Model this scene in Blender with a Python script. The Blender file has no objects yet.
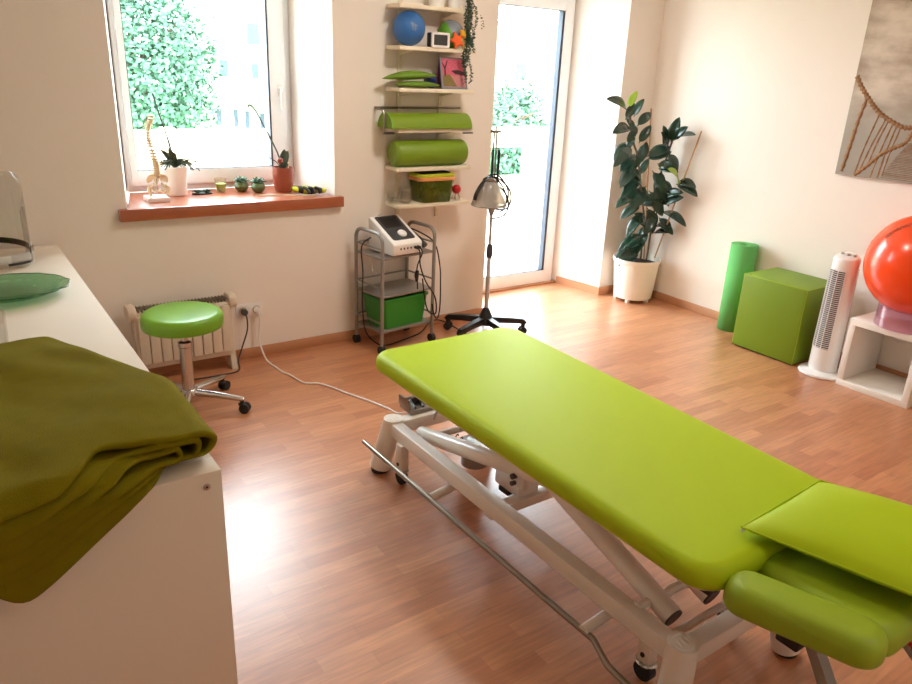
import bpy, bmesh, math, random
from math import sin, cos, pi, radians
from mathutils import Vector, Matrix, noise
S = bpy.context.scene
COL = S.collection
V = Vector

# ------------------------------------------------------------------ helpers
def lin(c):
    def f(u):
        u /= 255.0
        return u / 12.92 if u <= .04045 else ((u + .055) / 1.055) ** 2.4
    return (f(c[0]), f(c[1]), f(c[2]), 1.0)

def pm(name, c, rough=.5, metal=0., bump=None, var=None, coat=0., sheen=0., spec=.5, emit=None, c2=None):
    m = bpy.data.materials.new(name); m.use_nodes = True
    nt = m.node_tree; N = nt.nodes; L = nt.links
    b = N['Principled BSDF']
    b.inputs['Base Color'].default_value = lin(c)
    b.inputs['Roughness'].default_value = rough
    b.inputs['Metallic'].default_value = metal
    b.inputs['Specular IOR Level'].default_value = spec
    b.inputs['Coat Weight'].default_value = coat
    b.inputs['Sheen Weight'].default_value = sheen
    if emit:
        b.inputs['Emission Color'].default_value = lin(c); b.inputs['Emission Strength'].default_value = emit
    tc = N.new('ShaderNodeTexCoord')
    if var is None: var = (6., .05)
    n = N.new('ShaderNodeTexNoise'); n.inputs['Scale'].default_value = var[0]; n.inputs['Detail'].default_value = 4
    L.new(tc.outputs['Object'], n.inputs['Vector'])
    mx = N.new('ShaderNodeMix'); mx.data_type = 'RGBA'
    a = lin(c); d = lin(c2) if c2 else tuple(max(0, x * (1 - 2.2 * var[1])) for x in a[:3]) + (1,)
    mx.inputs['A'].default_value = a; mx.inputs['B'].default_value = d
    L.new(n.outputs['Fac'], mx.inputs['Factor']); L.new(mx.outputs['Result'], b.inputs['Base Color'])
    if bump:
        q = N.new('ShaderNodeTexNoise'); q.inputs['Scale'].default_value = bump[0]; q.inputs['Detail'].default_value = 3
        L.new(tc.outputs['Object'], q.inputs['Vector'])
        bp = N.new('ShaderNodeBump'); bp.inputs['Strength'].default_value = bump[1]; bp.inputs['Distance'].default_value = .01
        L.new(q.outputs['Fac'], bp.inputs['Height']); L.new(bp.outputs['Normal'], b.inputs['Normal'])
    return m

def glassy(name, tint, gloss=.05, edge=.45, diffuse=0., dcol=None, rough=.02):
    """thin clear sheet: tinted transparency, mirror at grazing angles, a little body colour"""
    m = bpy.data.materials.new(name); m.use_nodes = True
    nt = m.node_tree; N = nt.nodes; L = nt.links
    N.remove(N['Principled BSDF']); out = N['Material Output']
    t = N.new('ShaderNodeBsdfTransparent'); t.inputs['Color'].default_value = lin(tint)
    g = N.new('ShaderNodeBsdfGlossy'); g.inputs['Roughness'].default_value = rough
    lw = N.new('ShaderNodeLayerWeight'); lw.inputs['Blend'].default_value = .25
    mp = N.new('ShaderNodeMapRange'); mp.inputs['To Min'].default_value = gloss; mp.inputs['To Max'].default_value = edge
    L.new(lw.outputs['Facing'], mp.inputs['Value'])
    s = N.new('ShaderNodeMixShader'); L.new(mp.outputs['Result'], s.inputs[0]); L.new(t.outputs[0], s.inputs[1]); L.new(g.outputs[0], s.inputs[2])
    last = s
    if diffuse:
        d = N.new('ShaderNodeBsdfDiffuse'); d.inputs['Color'].default_value = lin(dcol or tint)
        s2 = N.new('ShaderNodeMixShader'); s2.inputs[0].default_value = diffuse
        L.new(s.outputs[0], s2.inputs[1]); L.new(d.outputs[0], s2.inputs[2]); last = s2
    L.new(last.outputs[0], out.inputs['Surface'])
    return m

def wl(o):
    l = V((0, 0, 0))
    while o is not None:
        l += o.location; o = o.parent
    return l

def spline(pts, n=6, closed=False):
    P = [V(p) for p in pts]; out = []; m = len(P)
    for i in range(m if closed else m - 1):
        g = (lambda k: P[k % m]) if closed else (lambda k: P[max(0, min(m - 1, k))])
        a, b, c, d = g(i - 1), g(i), g(i + 1), g(i + 2)
        for j in range(n):
            t = j / n
            out.append(.5 * ((2 * b) + (c - a) * t + (2 * a - 5 * b + 4 * c - d) * t * t + (3 * b - a - 3 * c + d) * t ** 3))
    if not closed: out.append(P[-1].copy())
    return out

def rrect(w, h, r, n=6, cx=0, cy=0):
    def fn(i):
        W, H, R = w / 2 - i, h / 2 - i, max(.0005, r - i); o = []
        for qx, qy, a0 in ((1, 1, 0), (-1, 1, pi / 2), (-1, -1, pi), (1, -1, 1.5 * pi)):
            for k in range(n + 1):
                a = a0 + k / n * pi / 2
                o.append((cx + qx * (W - R) + R * cos(a), cy + qy * (H - R) + R * sin(a)))
        return o
    return fn

class MB:
    def __init__(s): s.v = []; s.f = []
    def add(s, vs, fs, M=None):
        b = len(s.v); s.v += [(M @ V(p)) if M else V(p) for p in vs]; s.f += [tuple(b + i for i in q) for q in fs]; return s
    def box(s, c, d, bev=0, seg=2, M=None):
        bm = bmesh.new(); bmesh.ops.create_cube(bm, size=1)
        for v in bm.verts: v.co = V((v.co.x * d[0], v.co.y * d[1], v.co.z * d[2]))
        if bev: bmesh.ops.bevel(bm, geom=list(bm.edges), offset=min(bev, min(d) * .49), segments=seg, affect='EDGES', profile=.5)
        T = Matrix.Translation(V(c)); T = T @ M if M else T
        bm.verts.index_update()
        s.add([v.co.copy() for v in bm.verts], [[v.index for v in f.verts] for f in bm.faces], T); bm.free(); return s
    def b2(s, lo, hi, bev=0, seg=2):
        lo, hi = V(lo), V(hi); return s.box((lo + hi) / 2, hi - lo, bev, seg)
    def tube(s, pts, r, n=10, closed=False, cap=True, sq=None):
        P = [V(p) for p in pts]; m = len(P); R = r if isinstance(r, (list, tuple)) else [r] * m
        T = []
        for i in range(m):
            a = P[(i - 1) % m] if closed or i else P[0]; b = P[(i + 1) % m] if closed or i < m - 1 else P[-1]
            t = (b - a); T.append(t.normalized() if t.length > 1e-9 else V((0, 0, 1)))
        u = T[0].orthogonal().normalized()
        if sq:
            u = V(sq) - T[0] * T[0].dot(V(sq)); u.normalize()
        vs = []; fs = []
        for i in range(m):
            u = u - T[i] * u.dot(T[i]); u.normalize(); w = T[i].cross(u)
            for k in range(n):
                a = 2 * pi * (k + (.5 if sq else 0)) / n; vs.append(P[i] + (u * cos(a) + w * sin(a)) * R[i])
        for i in range(m if closed else m - 1):
            j = (i + 1) % m
            for k in range(n): fs.append((i * n + k, i * n + (k + 1) % n, j * n + (k + 1) % n, j * n + k))
        if cap and not closed: fs.append(tuple(range(n))[::-1]); fs.append(tuple((m - 1) * n + k for k in range(n)))
        return s.add(vs, fs)
    def lathe(s, prof, n=24, c=(0, 0, 0), M=None, cap=True, sy=1., wave=None):
        vs = []; fs = []; m = len(prof)
        for i, (r, z) in enumerate(prof):
            for k in range(n):
                a = 2 * pi * k / n; q = r * (wave(a, i) if wave else 1); vs.append((q * cos(a), q * sin(a) * sy, z))
        for i in range(m - 1):
            for k in range(n): fs.append((i * n + k, i * n + (k + 1) % n, (i + 1) * n + (k + 1) % n, (i + 1) * n + k))
        if cap:
            fs.append(tuple(range(n))[::-1]); fs.append(tuple((m - 1) * n + k for k in range(n)))
        T = Matrix.Translation(V(c)); T = T @ M if M else T
        return s.add(vs, fs, T)
    def ball(s, c, r, n=24, sc=(1, 1, 1), M=None):
        k = max(6, n // 2); pr = [(r * sin(pi * i / k), -r * cos(pi * i / k)) for i in range(k + 1)]
        pr[0] = (r * .01, -r); pr[-1] = (r * .01, r)
        T = Matrix.Translation(V(c)); T = T @ M if M else T; T = T @ Matrix.Diagonal((*sc, 1))
        q = MB().lathe(pr, n); return s.add(q.v, q.f, T)
    def prism(s, poly, z0, z1, M=None):
        n = len(poly); vs = [(x, y, z0) for x, y in poly] + [(x, y, z1) for x, y in poly]
        fs = [tuple(range(n))[::-1], tuple(range(n, 2 * n))] + [(i, (i + 1) % n, n + (i + 1) % n, n + i) for i in range(n)]
        return s.add(vs, fs, M)
    def pad(s, fn, z0, z1, er, M=None, er0=None, k=5, crown=0.):
        er0 = er * .35 if er0 is None else er0; rings = []
        for i in range(3): a = i / 2 * pi / 2; rings.append((er0 * (1 - sin(a)), z0 + er0 * (1 - cos(a))))
        for i in range(k + 1): a = i / k * pi / 2; rings.append((er * (1 - cos(a)), z1 - er * (1 - sin(a))))
        if crown:
            for q in (1.6, 2.6, 4.): rings.append((er * q, z1 + crown * (1 - 1 / q)))
        vs = []; fs = []; n = 0
        for ins, z in rings:
            o = fn(ins); n = len(o); vs += [(x, y, z) for x, y in o]
        for i in range(len(rings) - 1):
            for j in range(n): fs.append((i * n + j, i * n + (j + 1) % n, (i + 1) * n + (j + 1) % n, (i + 1) * n + j))
        fs.append(tuple(range(n))[::-1]); fs.append(tuple((len(rings) - 1) * n + j for j in range(n)))
        return s.add(vs, fs, M)
    def grid(s, fn, nu, nv):
        vs = [fn(i / nu, j / nv) for j in range(nv + 1) for i in range(nu + 1)]
        return s.add(vs, [(j * (nu + 1) + i, j * (nu + 1) + i + 1, (j + 1) * (nu + 1) + i + 1, (j + 1) * (nu + 1) + i) for j in range(nv) for i in range(nu)])
    def build(s, name, mat, parent=None, loc=None, ang=35, solid=None, sub=0, flip=False):
        me = bpy.data.meshes.new(name); off = wl(parent) if parent else V(loc or (0, 0, 0))
        me.from_pydata([p - off for p in s.v], [], s.f)
        bm = bmesh.new(); bm.from_mesh(me)
        if not solid: bmesh.ops.recalc_face_normals(bm, faces=bm.faces)
        bm.to_mesh(me); bm.free()
        me.shade_smooth(); me.set_sharp_from_angle(angle=radians(ang)); me.materials.append(mat); me.update()
        o = bpy.data.objects.new(name, me); COL.objects.link(o)
        if parent: o.parent = parent
        else: o.location = off
        if solid:
            d = o.modifiers.new('thick', 'SOLIDIFY'); d.thickness = solid; d.offset = 0
        if sub:
            d = o.modifiers.new('soft', 'SUBSURF'); d.levels = sub; d.render_levels = sub
        return o

def tag(o, label=None, cat=None, group=None, kind=None):
    if label: o['label'] = label
    if cat: o['category'] = cat
    if group: o['group'] = group
    if kind: o['kind'] = kind
    return o
def thing(name, label, cat, loc, group=None):
    o = bpy.data.objects.new(name, None); o.empty_display_size = .1; COL.objects.link(o); o.location = V(loc)
    return tag(o, label, cat, group)
def struct(name, mb, mat, **k): return tag(mb.build(name, mat, **k), kind='structure')
def one(name, mb, mat, label, cat, loc, group=None, **k): return tag(mb.build(name, mat, loc=loc, **k), label, cat, group)
def dup(o, loc, rotz=0, label=None, group=None):
    r = o.copy(); COL.objects.link(r); r.location = V(loc); r.rotation_euler = (0, 0, rotz)
    if label: r['label'] = label
    if group: r['group'] = group
    for c in o.children:
        q = c.copy(); COL.objects.link(q); q.parent = r
        for g in c.children:
            w = g.copy(); COL.objects.link(w); w.parent = q
    return r
RX = lambda a: Matrix.Rotation(radians(a), 4, 'X')
RY = lambda a: Matrix.Rotation(radians(a), 4, 'Y')
RZ = lambda a: Matrix.Rotation(radians(a), 4, 'Z')
def along(d):  # rotation taking +Z onto d
    return V(d).to_track_quat('Z', 'Y').to_matrix().to_4x4()

# ------------------------------------------------------------------ materials
M = {}
M['wall'] = pm('wall_paint', (241, 233, 225), .85, var=(3, .015), bump=(90, .06))
M['ceil'] = pm('ceiling_paint', (240, 235, 226), .9, var=(2, .01))
M['white'] = pm('white_lacquer', (230, 219, 204), .7, spec=.12, var=(5, .01))
M['upvc'] = pm('white_window_plastic', (240, 243, 247), .3, var=(5, .01))
M['dark_gasket'] = pm('dark_rubber_gasket', (38, 48, 66), .5)
M['sillwood'] = pm('sill_wood', (176, 92, 52), .34, var=(14, .12), coat=.8)
M['base'] = pm('baseboard_wood', (196, 142, 104), .45, var=(9, .06))
M['lime'] = pm('lime_vinyl', (172, 198, 16), .52, spec=.2, var=(2, .03), bump=(420, .05))
M['lime2'] = pm('lime_vinyl_dull', (146, 172, 24), .5, var=(3, .04), bump=(420, .06))
M['roll'] = pm('green_roll_vinyl', (118, 148, 22), .5, var=(4, .05), bump=(300, .06))
M['stool'] = pm('stool_vinyl', (112, 168, 34), .34, var=(3, .03))
M['frame'] = pm('white_powder_coat', (232, 226, 218), .35, var=(6, .02), coat=.2)
M['chrome'] = pm('chrome', (205, 203, 200), .16, 1.)
M['steel'] = pm('brushed_steel', (150, 143, 134), .3, 1.)
M['grey'] = pm('silver_grey_paint', (150, 147, 142), .38, .45, var=(6, .03))
M['black'] = pm('black_plastic', (22, 22, 24), .45)
M['rubber'] = pm('black_rubber', (30, 30, 32), .7)
M['dgrey'] = pm('dark_grey_plastic', (62, 64, 68), .4)
M['fleece'] = pm('olive_fleece', (134, 124, 12), .95, var=(30, .10), bump=(420, .5), spec=.1)
M['shelfgreen'] = pm('olive_green_vinyl', (104, 142, 34), .5, var=(5, .05))
M['beige'] = pm('beige_heater_enamel', (222, 208, 190), .4, var=(6, .02))
M['wplast'] = pm('white_plastic', (236, 234, 232), .35, var=(5, .01))
M['cream'] = pm('cream_plastic', (230, 220, 198), .5, var=(5, .02))
M['crate'] = pm('green_crate_plastic', (44, 140, 42), .4, var=(5, .05))
M['mat'] = pm('foam_mat_green', (104, 190, 104), .8, var=(30, .05), bump=(260, .2))
M['orange'] = pm('orange_red_ball_vinyl', (252, 76, 20), .25, var=(3, .02), coat=.3)
M['blue'] = pm('blue_ball_vinyl', (46, 104, 172), .45, var=(4, .05))
M['navy'] = pm('navy_rubber', (34, 56, 128), .4)
M['soil'] = pm('dark_soil', (52, 38, 28), .95, var=(60, .2), bump=(80, .6))
M['leaf'] = pm('rubber_plant_leaf', (34, 66, 50), .26, var=(7, .2), coat=.25)
M['leaf_new'] = pm('young_leaf', (150, 180, 40), .35, var=(7, .1))
M['orchid'] = pm('dull_green_leaf', (70, 84, 62), .4, var=(20, .15))
M['stem'] = pm('brown_stem', (96, 74, 50), .7, var=(20, .1))
M['bamboo'] = pm('cane', (176, 126, 76), .6, var=(20, .1))
M['bone'] = pm('bone_plastic', (226, 206, 168), .5, var=(12, .06))
M['copper'] = pm('glazed_brown_pot', (150, 70, 48), .25, var=(8, .1), coat=.4)
M['succ'] = pm('succulent_green', (70, 108, 78), .5, var=(30, .12))
M['gpot'] = pm('green_glazed_pot', (92, 118, 74), .3, var=(10, .1))
M['dark'] = pm('dark_green_twig', (54, 60, 50), .6)
M['yellow'] = pm('acid_yellow', (206, 214, 30), .6)
M['red'] = pm('red_plastic', (190, 24, 30), .35)
M['teal'] = pm('teal_foam', (38, 140, 122), .6)
M['oran2'] = pm('orange_foam', (238, 96, 28), .6)
M['yel2'] = pm('golden_yellow_foam', (232, 178, 40), .6)
M['sand'] = pm('sand_foam', (226, 192, 122), .6)
M['greyvin'] = pm('blue_grey_vinyl', (134, 144, 156), .5)
M['grn3'] = pm('bright_green_vinyl', (104, 168, 52), .5)
M['ivy'] = pm('trailing_leaf', (62, 84, 62), .6, var=(40, .15))
M['salmon'] = pm('salmon_plastic', (232, 156, 96), .45)
M['limepl'] = pm('lime_plastic', (190, 200, 40), .45)
M['pane'] = glassy('window_glass', (246, 250, 250), .02, .35)
M['clear'] = glassy('clear_plastic', (248, 247, 244), .03, .4, .04, (225, 220, 212))
M['greengl'] = glassy('green_glass', (190, 228, 198), .06, .6, .07, (96, 168, 112), .04)
M['ringpl'] = glassy('pinkish_clear_plastic', (248, 232, 240), .05, .45, .07, (216, 170, 196), .05)
M['tub'] = glassy('green_clear_plastic', (196, 206, 110), .05, .4, .22, (120, 132, 30), .1)
M['visor'] = glassy('clear_visor_film', (240, 240, 238), .01, .22)
M['grille'] = pm('grey_brown_grille', (128, 116, 102), .5)
M['plantpot'] = pm('white_plant_pot', (238, 234, 224), .4, var=(5, .01))
M['boxwhite'] = pm('white_box_laminate', (239, 234, 227), .5, spec=.3, var=(5, .01))
M['pale_steel'] = pm('pale_grey_steel', (196, 194, 190), .35, .35)
M['candle'] = pm('green_wax', (168, 196, 84), .5)
M['dome'] = glassy('smoky_lamp_glass', (226, 220, 212), .04, .4, .28, (214, 211, 206), .05)
M['out_wall'] = pm('pale_render', (222, 214, 204), .9, var=(.6, .05))
M['out_roof'] = pm('pale_roof_tile', (214, 200, 192), .8, var=(2, .05))
M['out_win'] = pm('blue_grey_window', (34, 52, 70), .3)
M['terrace'] = pm('pale_terrace_slab', (220, 214, 206), .8, var=(1.5, .03))
M['parapet'] = pm('whitewashed_timber', (224, 212, 196), .8, var=(1.2, .05), c2=(196, 170, 140))
M['tree'] = pm('tree_leaf', (70, 112, 84), .7, var=(1.2, .2))
M['bark'] = pm('bark', (90, 72, 56), .9)
M['grass'] = pm('lawn', (120, 150, 84), .9, var=(.5, .1))

# laminate floor: three-strip boards running along X
m = bpy.data.materials.new('laminate_floor'); m.use_nodes = True; nt = m.node_tree; N = nt.nodes; L = nt.links; b = N['Principled BSDF']
tc = N.new('ShaderNodeTexCoord')
br = N.new('ShaderNodeTexBrick'); br.offset = .37; br.offset_frequency = 2; br.squash = 1
br.inputs['Color1'].default_value = lin((206, 142, 100)); br.inputs['Color2'].default_value = lin((184, 118, 80)); br.inputs['Mortar'].default_value = lin((168, 112, 80))
br.inputs['Scale'].default_value = 1; br.inputs['Mortar Size'].default_value = .0006; br.inputs['Brick Width'].default_value = .43; br.inputs['Row Height'].default_value = .066
L.new(tc.outputs['Object'], br.inputs['Vector'])
mp = N.new('ShaderNodeMapping'); mp.inputs['Scale'].default_value = (5, 60, 1); L.new(tc.outputs['Object'], mp.inputs['Vector'])
gn = N.new('ShaderNodeTexNoise'); gn.inputs['Scale'].default_value = 1.2; gn.inputs['Detail'].default_value = 6; gn.inputs['Distortion'].default_value = .6; L.new(mp.outputs['Vector'], gn.inputs['Vector'])
cr = N.new('ShaderNodeMapRange'); cr.inputs['From Min'].default_value = .3; cr.inputs['From Max'].default_value = .75; cr.inputs['To Min'].default_value = 1.10; cr.inputs['To Max'].default_value = .74
L.new(gn.outputs['Fac'], cr.inputs['Value'])
mu = N.new('ShaderNodeMix'); mu.data_type = 'RGBA'; mu.blend_type = 'MULTIPLY'; mu.inputs['Factor'].default_value = 1
L.new(br.outputs['Color'], mu.inputs['A']); L.new(cr.outputs['Result'], mu.inputs['B']); L.new(mu.outputs['Result'], b.inputs['Base Color'])
b.inputs['Roughness'].default_value = .37; b.inputs['Specular IOR Level'].default_value = 1.0; b.inputs['Coat Weight'].default_value = .5; b.inputs['Coat Roughness'].default_value = .3
bp = N.new('ShaderNodeBump'); bp.inputs['Strength'].default_value = .06; bp.inputs['Distance'].default_value = .004
L.new(gn.outputs['Fac'], bp.inputs['Height']); L.new(bp.outputs['Normal'], b.inputs['Normal'])
M['floor'] = m

# painting ground: sepia clouds
m = bpy.data.materials.new('printed_cloudy_sky'); m.use_nodes = True; nt = m.node_tree; N = nt.nodes; L = nt.links; b = N['Principled BSDF']
tc = N.new('ShaderNodeTexCoord'); mp = N.new('ShaderNodeMapping'); mp.inputs['Scale'].default_value = (1, 1.6, 3.4); L.new(tc.outputs['Object'], mp.inputs['Vector'])
gn = N.new('ShaderNodeTexNoise'); gn.inputs['Scale'].default_value = 1.7; gn.inputs['Detail'].default_value = 7; gn.inputs['Roughness'].default_value = .55; L.new(mp.outputs['Vector'], gn.inputs['Vector'])
rp = N.new('ShaderNodeValToRGB'); rp.color_ramp.elements[0].position = .38; rp.color_ramp.elements[0].color = lin((152, 130, 112)); rp.color_ramp.elements[1].position = .62; rp.color_ramp.elements[1].color = lin((204, 188, 172))
L.new(gn.outputs['Fac'], rp.inputs['Fac'])
sx = N.new('ShaderNodeSeparateXYZ'); L.new(tc.outputs['Object'], sx.inputs['Vector'])
rg = N.new('ShaderNodeMapRange'); rg.inputs['From Min'].default_value = .55; rg.inputs['From Max'].default_value = .25; L.new(sx.outputs['Z'], rg.inputs['Value'])
mx = N.new('ShaderNodeMix'); mx.data_type = 'RGBA'; mx.inputs['B'].default_value = lin((150, 142, 130)); L.new(rg.outputs['Result'], mx.inputs['Factor']); L.new(rp.outputs['Color'], mx.inputs['A'])
L.new(mx.outputs['Result'], b.inputs['Base Color']); b.inputs['Roughness'].default_value = .7
M['print'] = m
M['rope'] = pm('printed_rope_colour', (176, 128, 78), .7, var=(60, .25), c2=(92, 58, 34))
M['plank'] = pm('printed_plank_colour', (150, 122, 98), .7, var=(50, .25), c2=(96, 72, 54))

# ------------------------------------------------------------------ camera, view, world
f_px, yaw, pit, rol, H = 734.26, .618077, .353941, .0448179, 1.69
fw = V((sin(yaw) * cos(pit), cos(yaw) * cos(pit), -sin(pit))); r0 = V((cos(yaw), -sin(yaw), 0)); u0 = r0.cross(fw)
rr = r0 * cos(rol) + u0 * sin(rol); uu = -r0 * sin(rol) + u0 * cos(rol)
cam = bpy.data.cameras.new('camera'); cam.sensor_width = 36; cam.lens = f_px / 912 * 36; cam.clip_start = .02; cam.clip_end = 400
co = bpy.data.objects.new('camera', cam); COL.objects.link(co)
co.matrix_world = Matrix(((rr.x, uu.x, -fw.x, 0), (rr.y, uu.y, -fw.y, 0), (rr.z, uu.z, -fw.z, H), (0, 0, 0, 1)))
S.camera = co
S.view_settings.view_transform = 'Standard'; S.view_settings.look = 'None'; S.view_settings.exposure = .48; S.view_settings.gamma = 1; S.view_settings.use_curve_mapping = False
S.cycles.max_bounces = 10; S.cycles.diffuse_bounces = 6; S.cycles.glossy_bounces = 4; S.cycles.transparent_max_bounces = 16; S.cycles.sample_clamp_indirect = 8
S.cycles.caustics_reflective = False; S.cycles.caustics_refractive = False
SKY = 18.
w = bpy.data.worlds.new('overcast_sky'); S.world = w; w.use_nodes = True; nt = w.node_tree; bg = nt.nodes['Background']
bg.inputs['Color'].default_value = (.84, .93, 1., 1); bg.inputs['Strength'].default_value = SKY

# ------------------------------------------------------------------ room shell
D, XR, XL, YN, HC = 4.105, 4.70, -1.45, -1.7, 2.65
YO = 4.68                                    # outer face of the thick window wall
struct('floor', MB().b2((XL, YN, -.08), (XR, D, 0)).b2((3.14, D, -.08), (4.34, 4.6, 0)), M['floor'])
struct('ceiling', MB().b2((XL - .1, YN - .1, HC), (XR + .1, YO, HC + .1)), M['ceil'])
wb = MB()
wb.prism([(XL, D), (.78, D), (.90, YO), (XL, YO)], 0, HC)
wl_, wr_ = [(.78, D), (1.966, D), (1.905, YO), (.90, YO)], None
wb.prism(wl_, 0, .88); wb.prism(wl_, 2.32, HC)
wb.prism([(1.966, D), (3.14, D), (3.14, YO), (1.905, YO)], 0, HC)
wb.prism([(3.14, D), (4.34, D), (4.26, YO), (3.14, YO)], 2.36, HC)
wb.prism([(4.34, D), (XR, D), (XR, YO), (4.255, YO), (4.262, 4.56), (4.31, 4.32)], 0, HC)
struct('wall_back', wb, M['wall'], ang=20)
struct('wall_right', MB().b2((XR, YN - .1, 0), (XR + .1, YO, HC)), M['wall'])
struct('wall_left', MB().b2((XL - .1, YN - .1, 0), (XL, YO, HC)), M['wall'])
struct('wall_front', MB().b2((XL, YN - .1, 0), (XR, YN, HC)), M['wall'])
bh = .062
struct('baseboard_back', MB().b2((.44, D - .012, 0), (3.14, D, bh), .002), M['base'])
bb = MB().prism([(4.34, D), (4.262, 4.53), (4.25, 4.53), (4.302, 4.315), (4.325, D - .014), (XR - .013, D - .014), (XR - .013, D)], 0, bh)
struct('baseboard_door', bb, M['base'])
struct('baseboard_right', MB().b2((XR - .013, YN, 0), (XR, D - .014, bh), .002), M['base'])

# window: frame, opening sash, gasket, pane, handle
WF = 4.58
def frame4(x0, x1, z0, z1, wl, wr, wb_, wt, y0, y1, bev=.004):
    q = MB(); q.b2((x0, y0, z0), (x0 + wl, y1, z1), bev); q.b2((x1 - wr, y0, z0), (x1, y1, z1), bev)
    q.b2((x0 + wl - .002, y0, z0), (x1 - wr + .002, y1, z0 + wb_), bev); q.b2((x0 + wl - .002, y0, z1 - wt), (x1 - wr + .002, y1, z1), bev); return q
win = struct('window_1', frame4(.893, 1.912, .945, 2.32, .03, .055, .05, .05, 4.60, 4.66), M['upvc'])
frame4(.915, 1.866, .985, 2.28, .035, .10, .085, .085, 4.57, 4.63).build('window_sash', M['upvc'], win)
frame4(.949, 1.768, 1.068, 2.197, .004, .012, .006, .006, 4.573, 4.62, 0).build('gasket', M['dark_gasket'], win)
MB().b2((.952, 4.592, 1.07), (1.762, 4.598, 2.19)).build('pane', M['pane'], win)
hd = MB().b2((1.815, 4.56, 1.49), (1.845, 4.572, 1.56), .004); hd.b2((1.821, 4.535, 1.415), (1.839, 4.55, 1.55), .006); hd.tube([(1.83, 4.565, 1.54), (1.83, 4.545, 1.54)], .009)
hd.build('window_handle', M['wplast'], win)
sill = struct('trim_1', MB().b2((.736, 4.062, .882), (2.008, 4.10, .945), .004).prism([(.783, 4.098), (1.963, 4.098), (1.907, 4.60), (.898, 4.60)], .882, .945), M['sillwood'])

# balcony door
dr = struct('door_1', frame4(3.14, 4.255, .0, 2.36, .05, .045, .025, .06, 4.60, 4.67), M['upvc'])
frame4(3.18, 4.225, .018, 2.315, .10, .095, .105, .165, 4.565, 4.63).build('door_sash', M['upvc'], dr)
frame4(3.278, 4.132, .12, 2.153, .006, .024, .008, .006, 4.568, 4.62, 0).build('gasket', M['dark_gasket'], dr)
MB().b2((3.28, 4.588, .125), (4.112, 4.594, 2.149)).build('pane', M['pane'], dr)
MB().b2((3.14, 4.545, 0), (4.262, 4.60, .016), .003).build('threshold', M['base'], dr)

# daylight enters through these two openings (sky portals)
def portal(name, c, sx_, sz_):
    l = bpy.data.lights.new(name, 'AREA'); l.shape = 'RECTANGLE'; l.size = sx_; l.size_y = sz_; l.cycles.is_portal = True
    o = bpy.data.objects.new(name, l); COL.objects.link(o); o.location = c; o.rotation_euler = (radians(-90), 0, 0)
portal('window_portal', (1.40, 4.70, 1.63), 1.02, 1.40)
portal('door_portal', (3.70, 4.70, 1.18), 1.12, 2.36)
# ceiling lamp of the room, above the treatment table
cl = thing('ceiling_lamp', 'round flush ceiling lamp with opal diffuser above the treatment table', 'lamp', (2.35, 2.6, HC))
MB().lathe([(.20, HC - .03), (.205, HC - .001)], 40, (2.35, 2.6, 0)).build('lamp_base', M['wplast'], cl)
M['lampglow'] = pm('opal_lamp_glow', (255, 245, 231), .5, emit=52.)
MB().lathe([(.02, HC - .078), (.10, HC - .072), (.16, HC - .058), (.19, HC - .03)], 40, (2.35, 2.6, 0)).build('lamp_diffuser', M['lampglow'], cl)

fill_lamp = thing('ceiling_lamp', 'added unseen fill lamp, round flush ceiling type, nearer the front wall of the room', 'lamp', (1.9, -.5, HC))  # added lamp out of view, brightens the near end of the table
MB().lathe([(.20, HC - .03), (.205, HC - .001)], 40, (1.9, -.5, 0)).build('lamp_base', M['wplast'], fill_lamp)
M['fill_glow'] = pm('fill_lamp_glow', (255, 245, 231), .5, emit=24.)
MB().lathe([(.02, HC - .078), (.10, HC - .072), (.16, HC - .058), (.19, HC - .03)], 40, (1.9, -.5, 0)).build('lamp_diffuser', M['fill_glow'], fill_lamp)
# ------------------------------------------------------------------ treatment table
t = thing('treatment_table', 'long lime green padded treatment table on white scissor lift frame', 'treatment table', (1.68, 1.62, 0))
def taper(fn, y0, y1, dx):
    def g(i): return [(x - (dx * (y1 - y) / (y1 - y0) if x > 1.68 else 0), y) for x, y in fn(i)]
    return g
PT = .61
MB().pad(taper(rrect(.735, 1.675, .085, 8, 1.690, 1.6325), .8, 2.46, .055), .545, PT, .034, crown=.004).build('main_pad', M['lime'], t, ang=60)
MB().pad(taper(rrect(.690, 1.62, .08, 6, 1.692, 1.625), .8, 2.45, .055), .527, .547, .004).build('pad_board', M['cream'], t)
uf = MB()
for x in (1.48, 1.86): uf.b2((x - .02, .92, .485), (x + .02, 2.36, .528), .004)
for y in (.95, 1.55, 2.3): uf.b2((1.48, y - .02, .487), (1.86, y + .02, .526), .004)
uf.build('upper_frame', M['frame'], t)
for x in (1.458, 1.926):
    MB().b2((x - .026, .94, .188), (x + .026, 2.50, .25), .006).build('base_rail', M['frame'], t)
for y in (.925, 2.50):
    MB().b2((1.45, y - .028, .186), (1.945, y + .028, .246), .006).build('cross_beam', M['frame'], t)
MB().tube([(1.5, 1.0, .20), (1.9, 1.0, .20)], .012).build('cross_rod', M['frame'], t)
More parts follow.
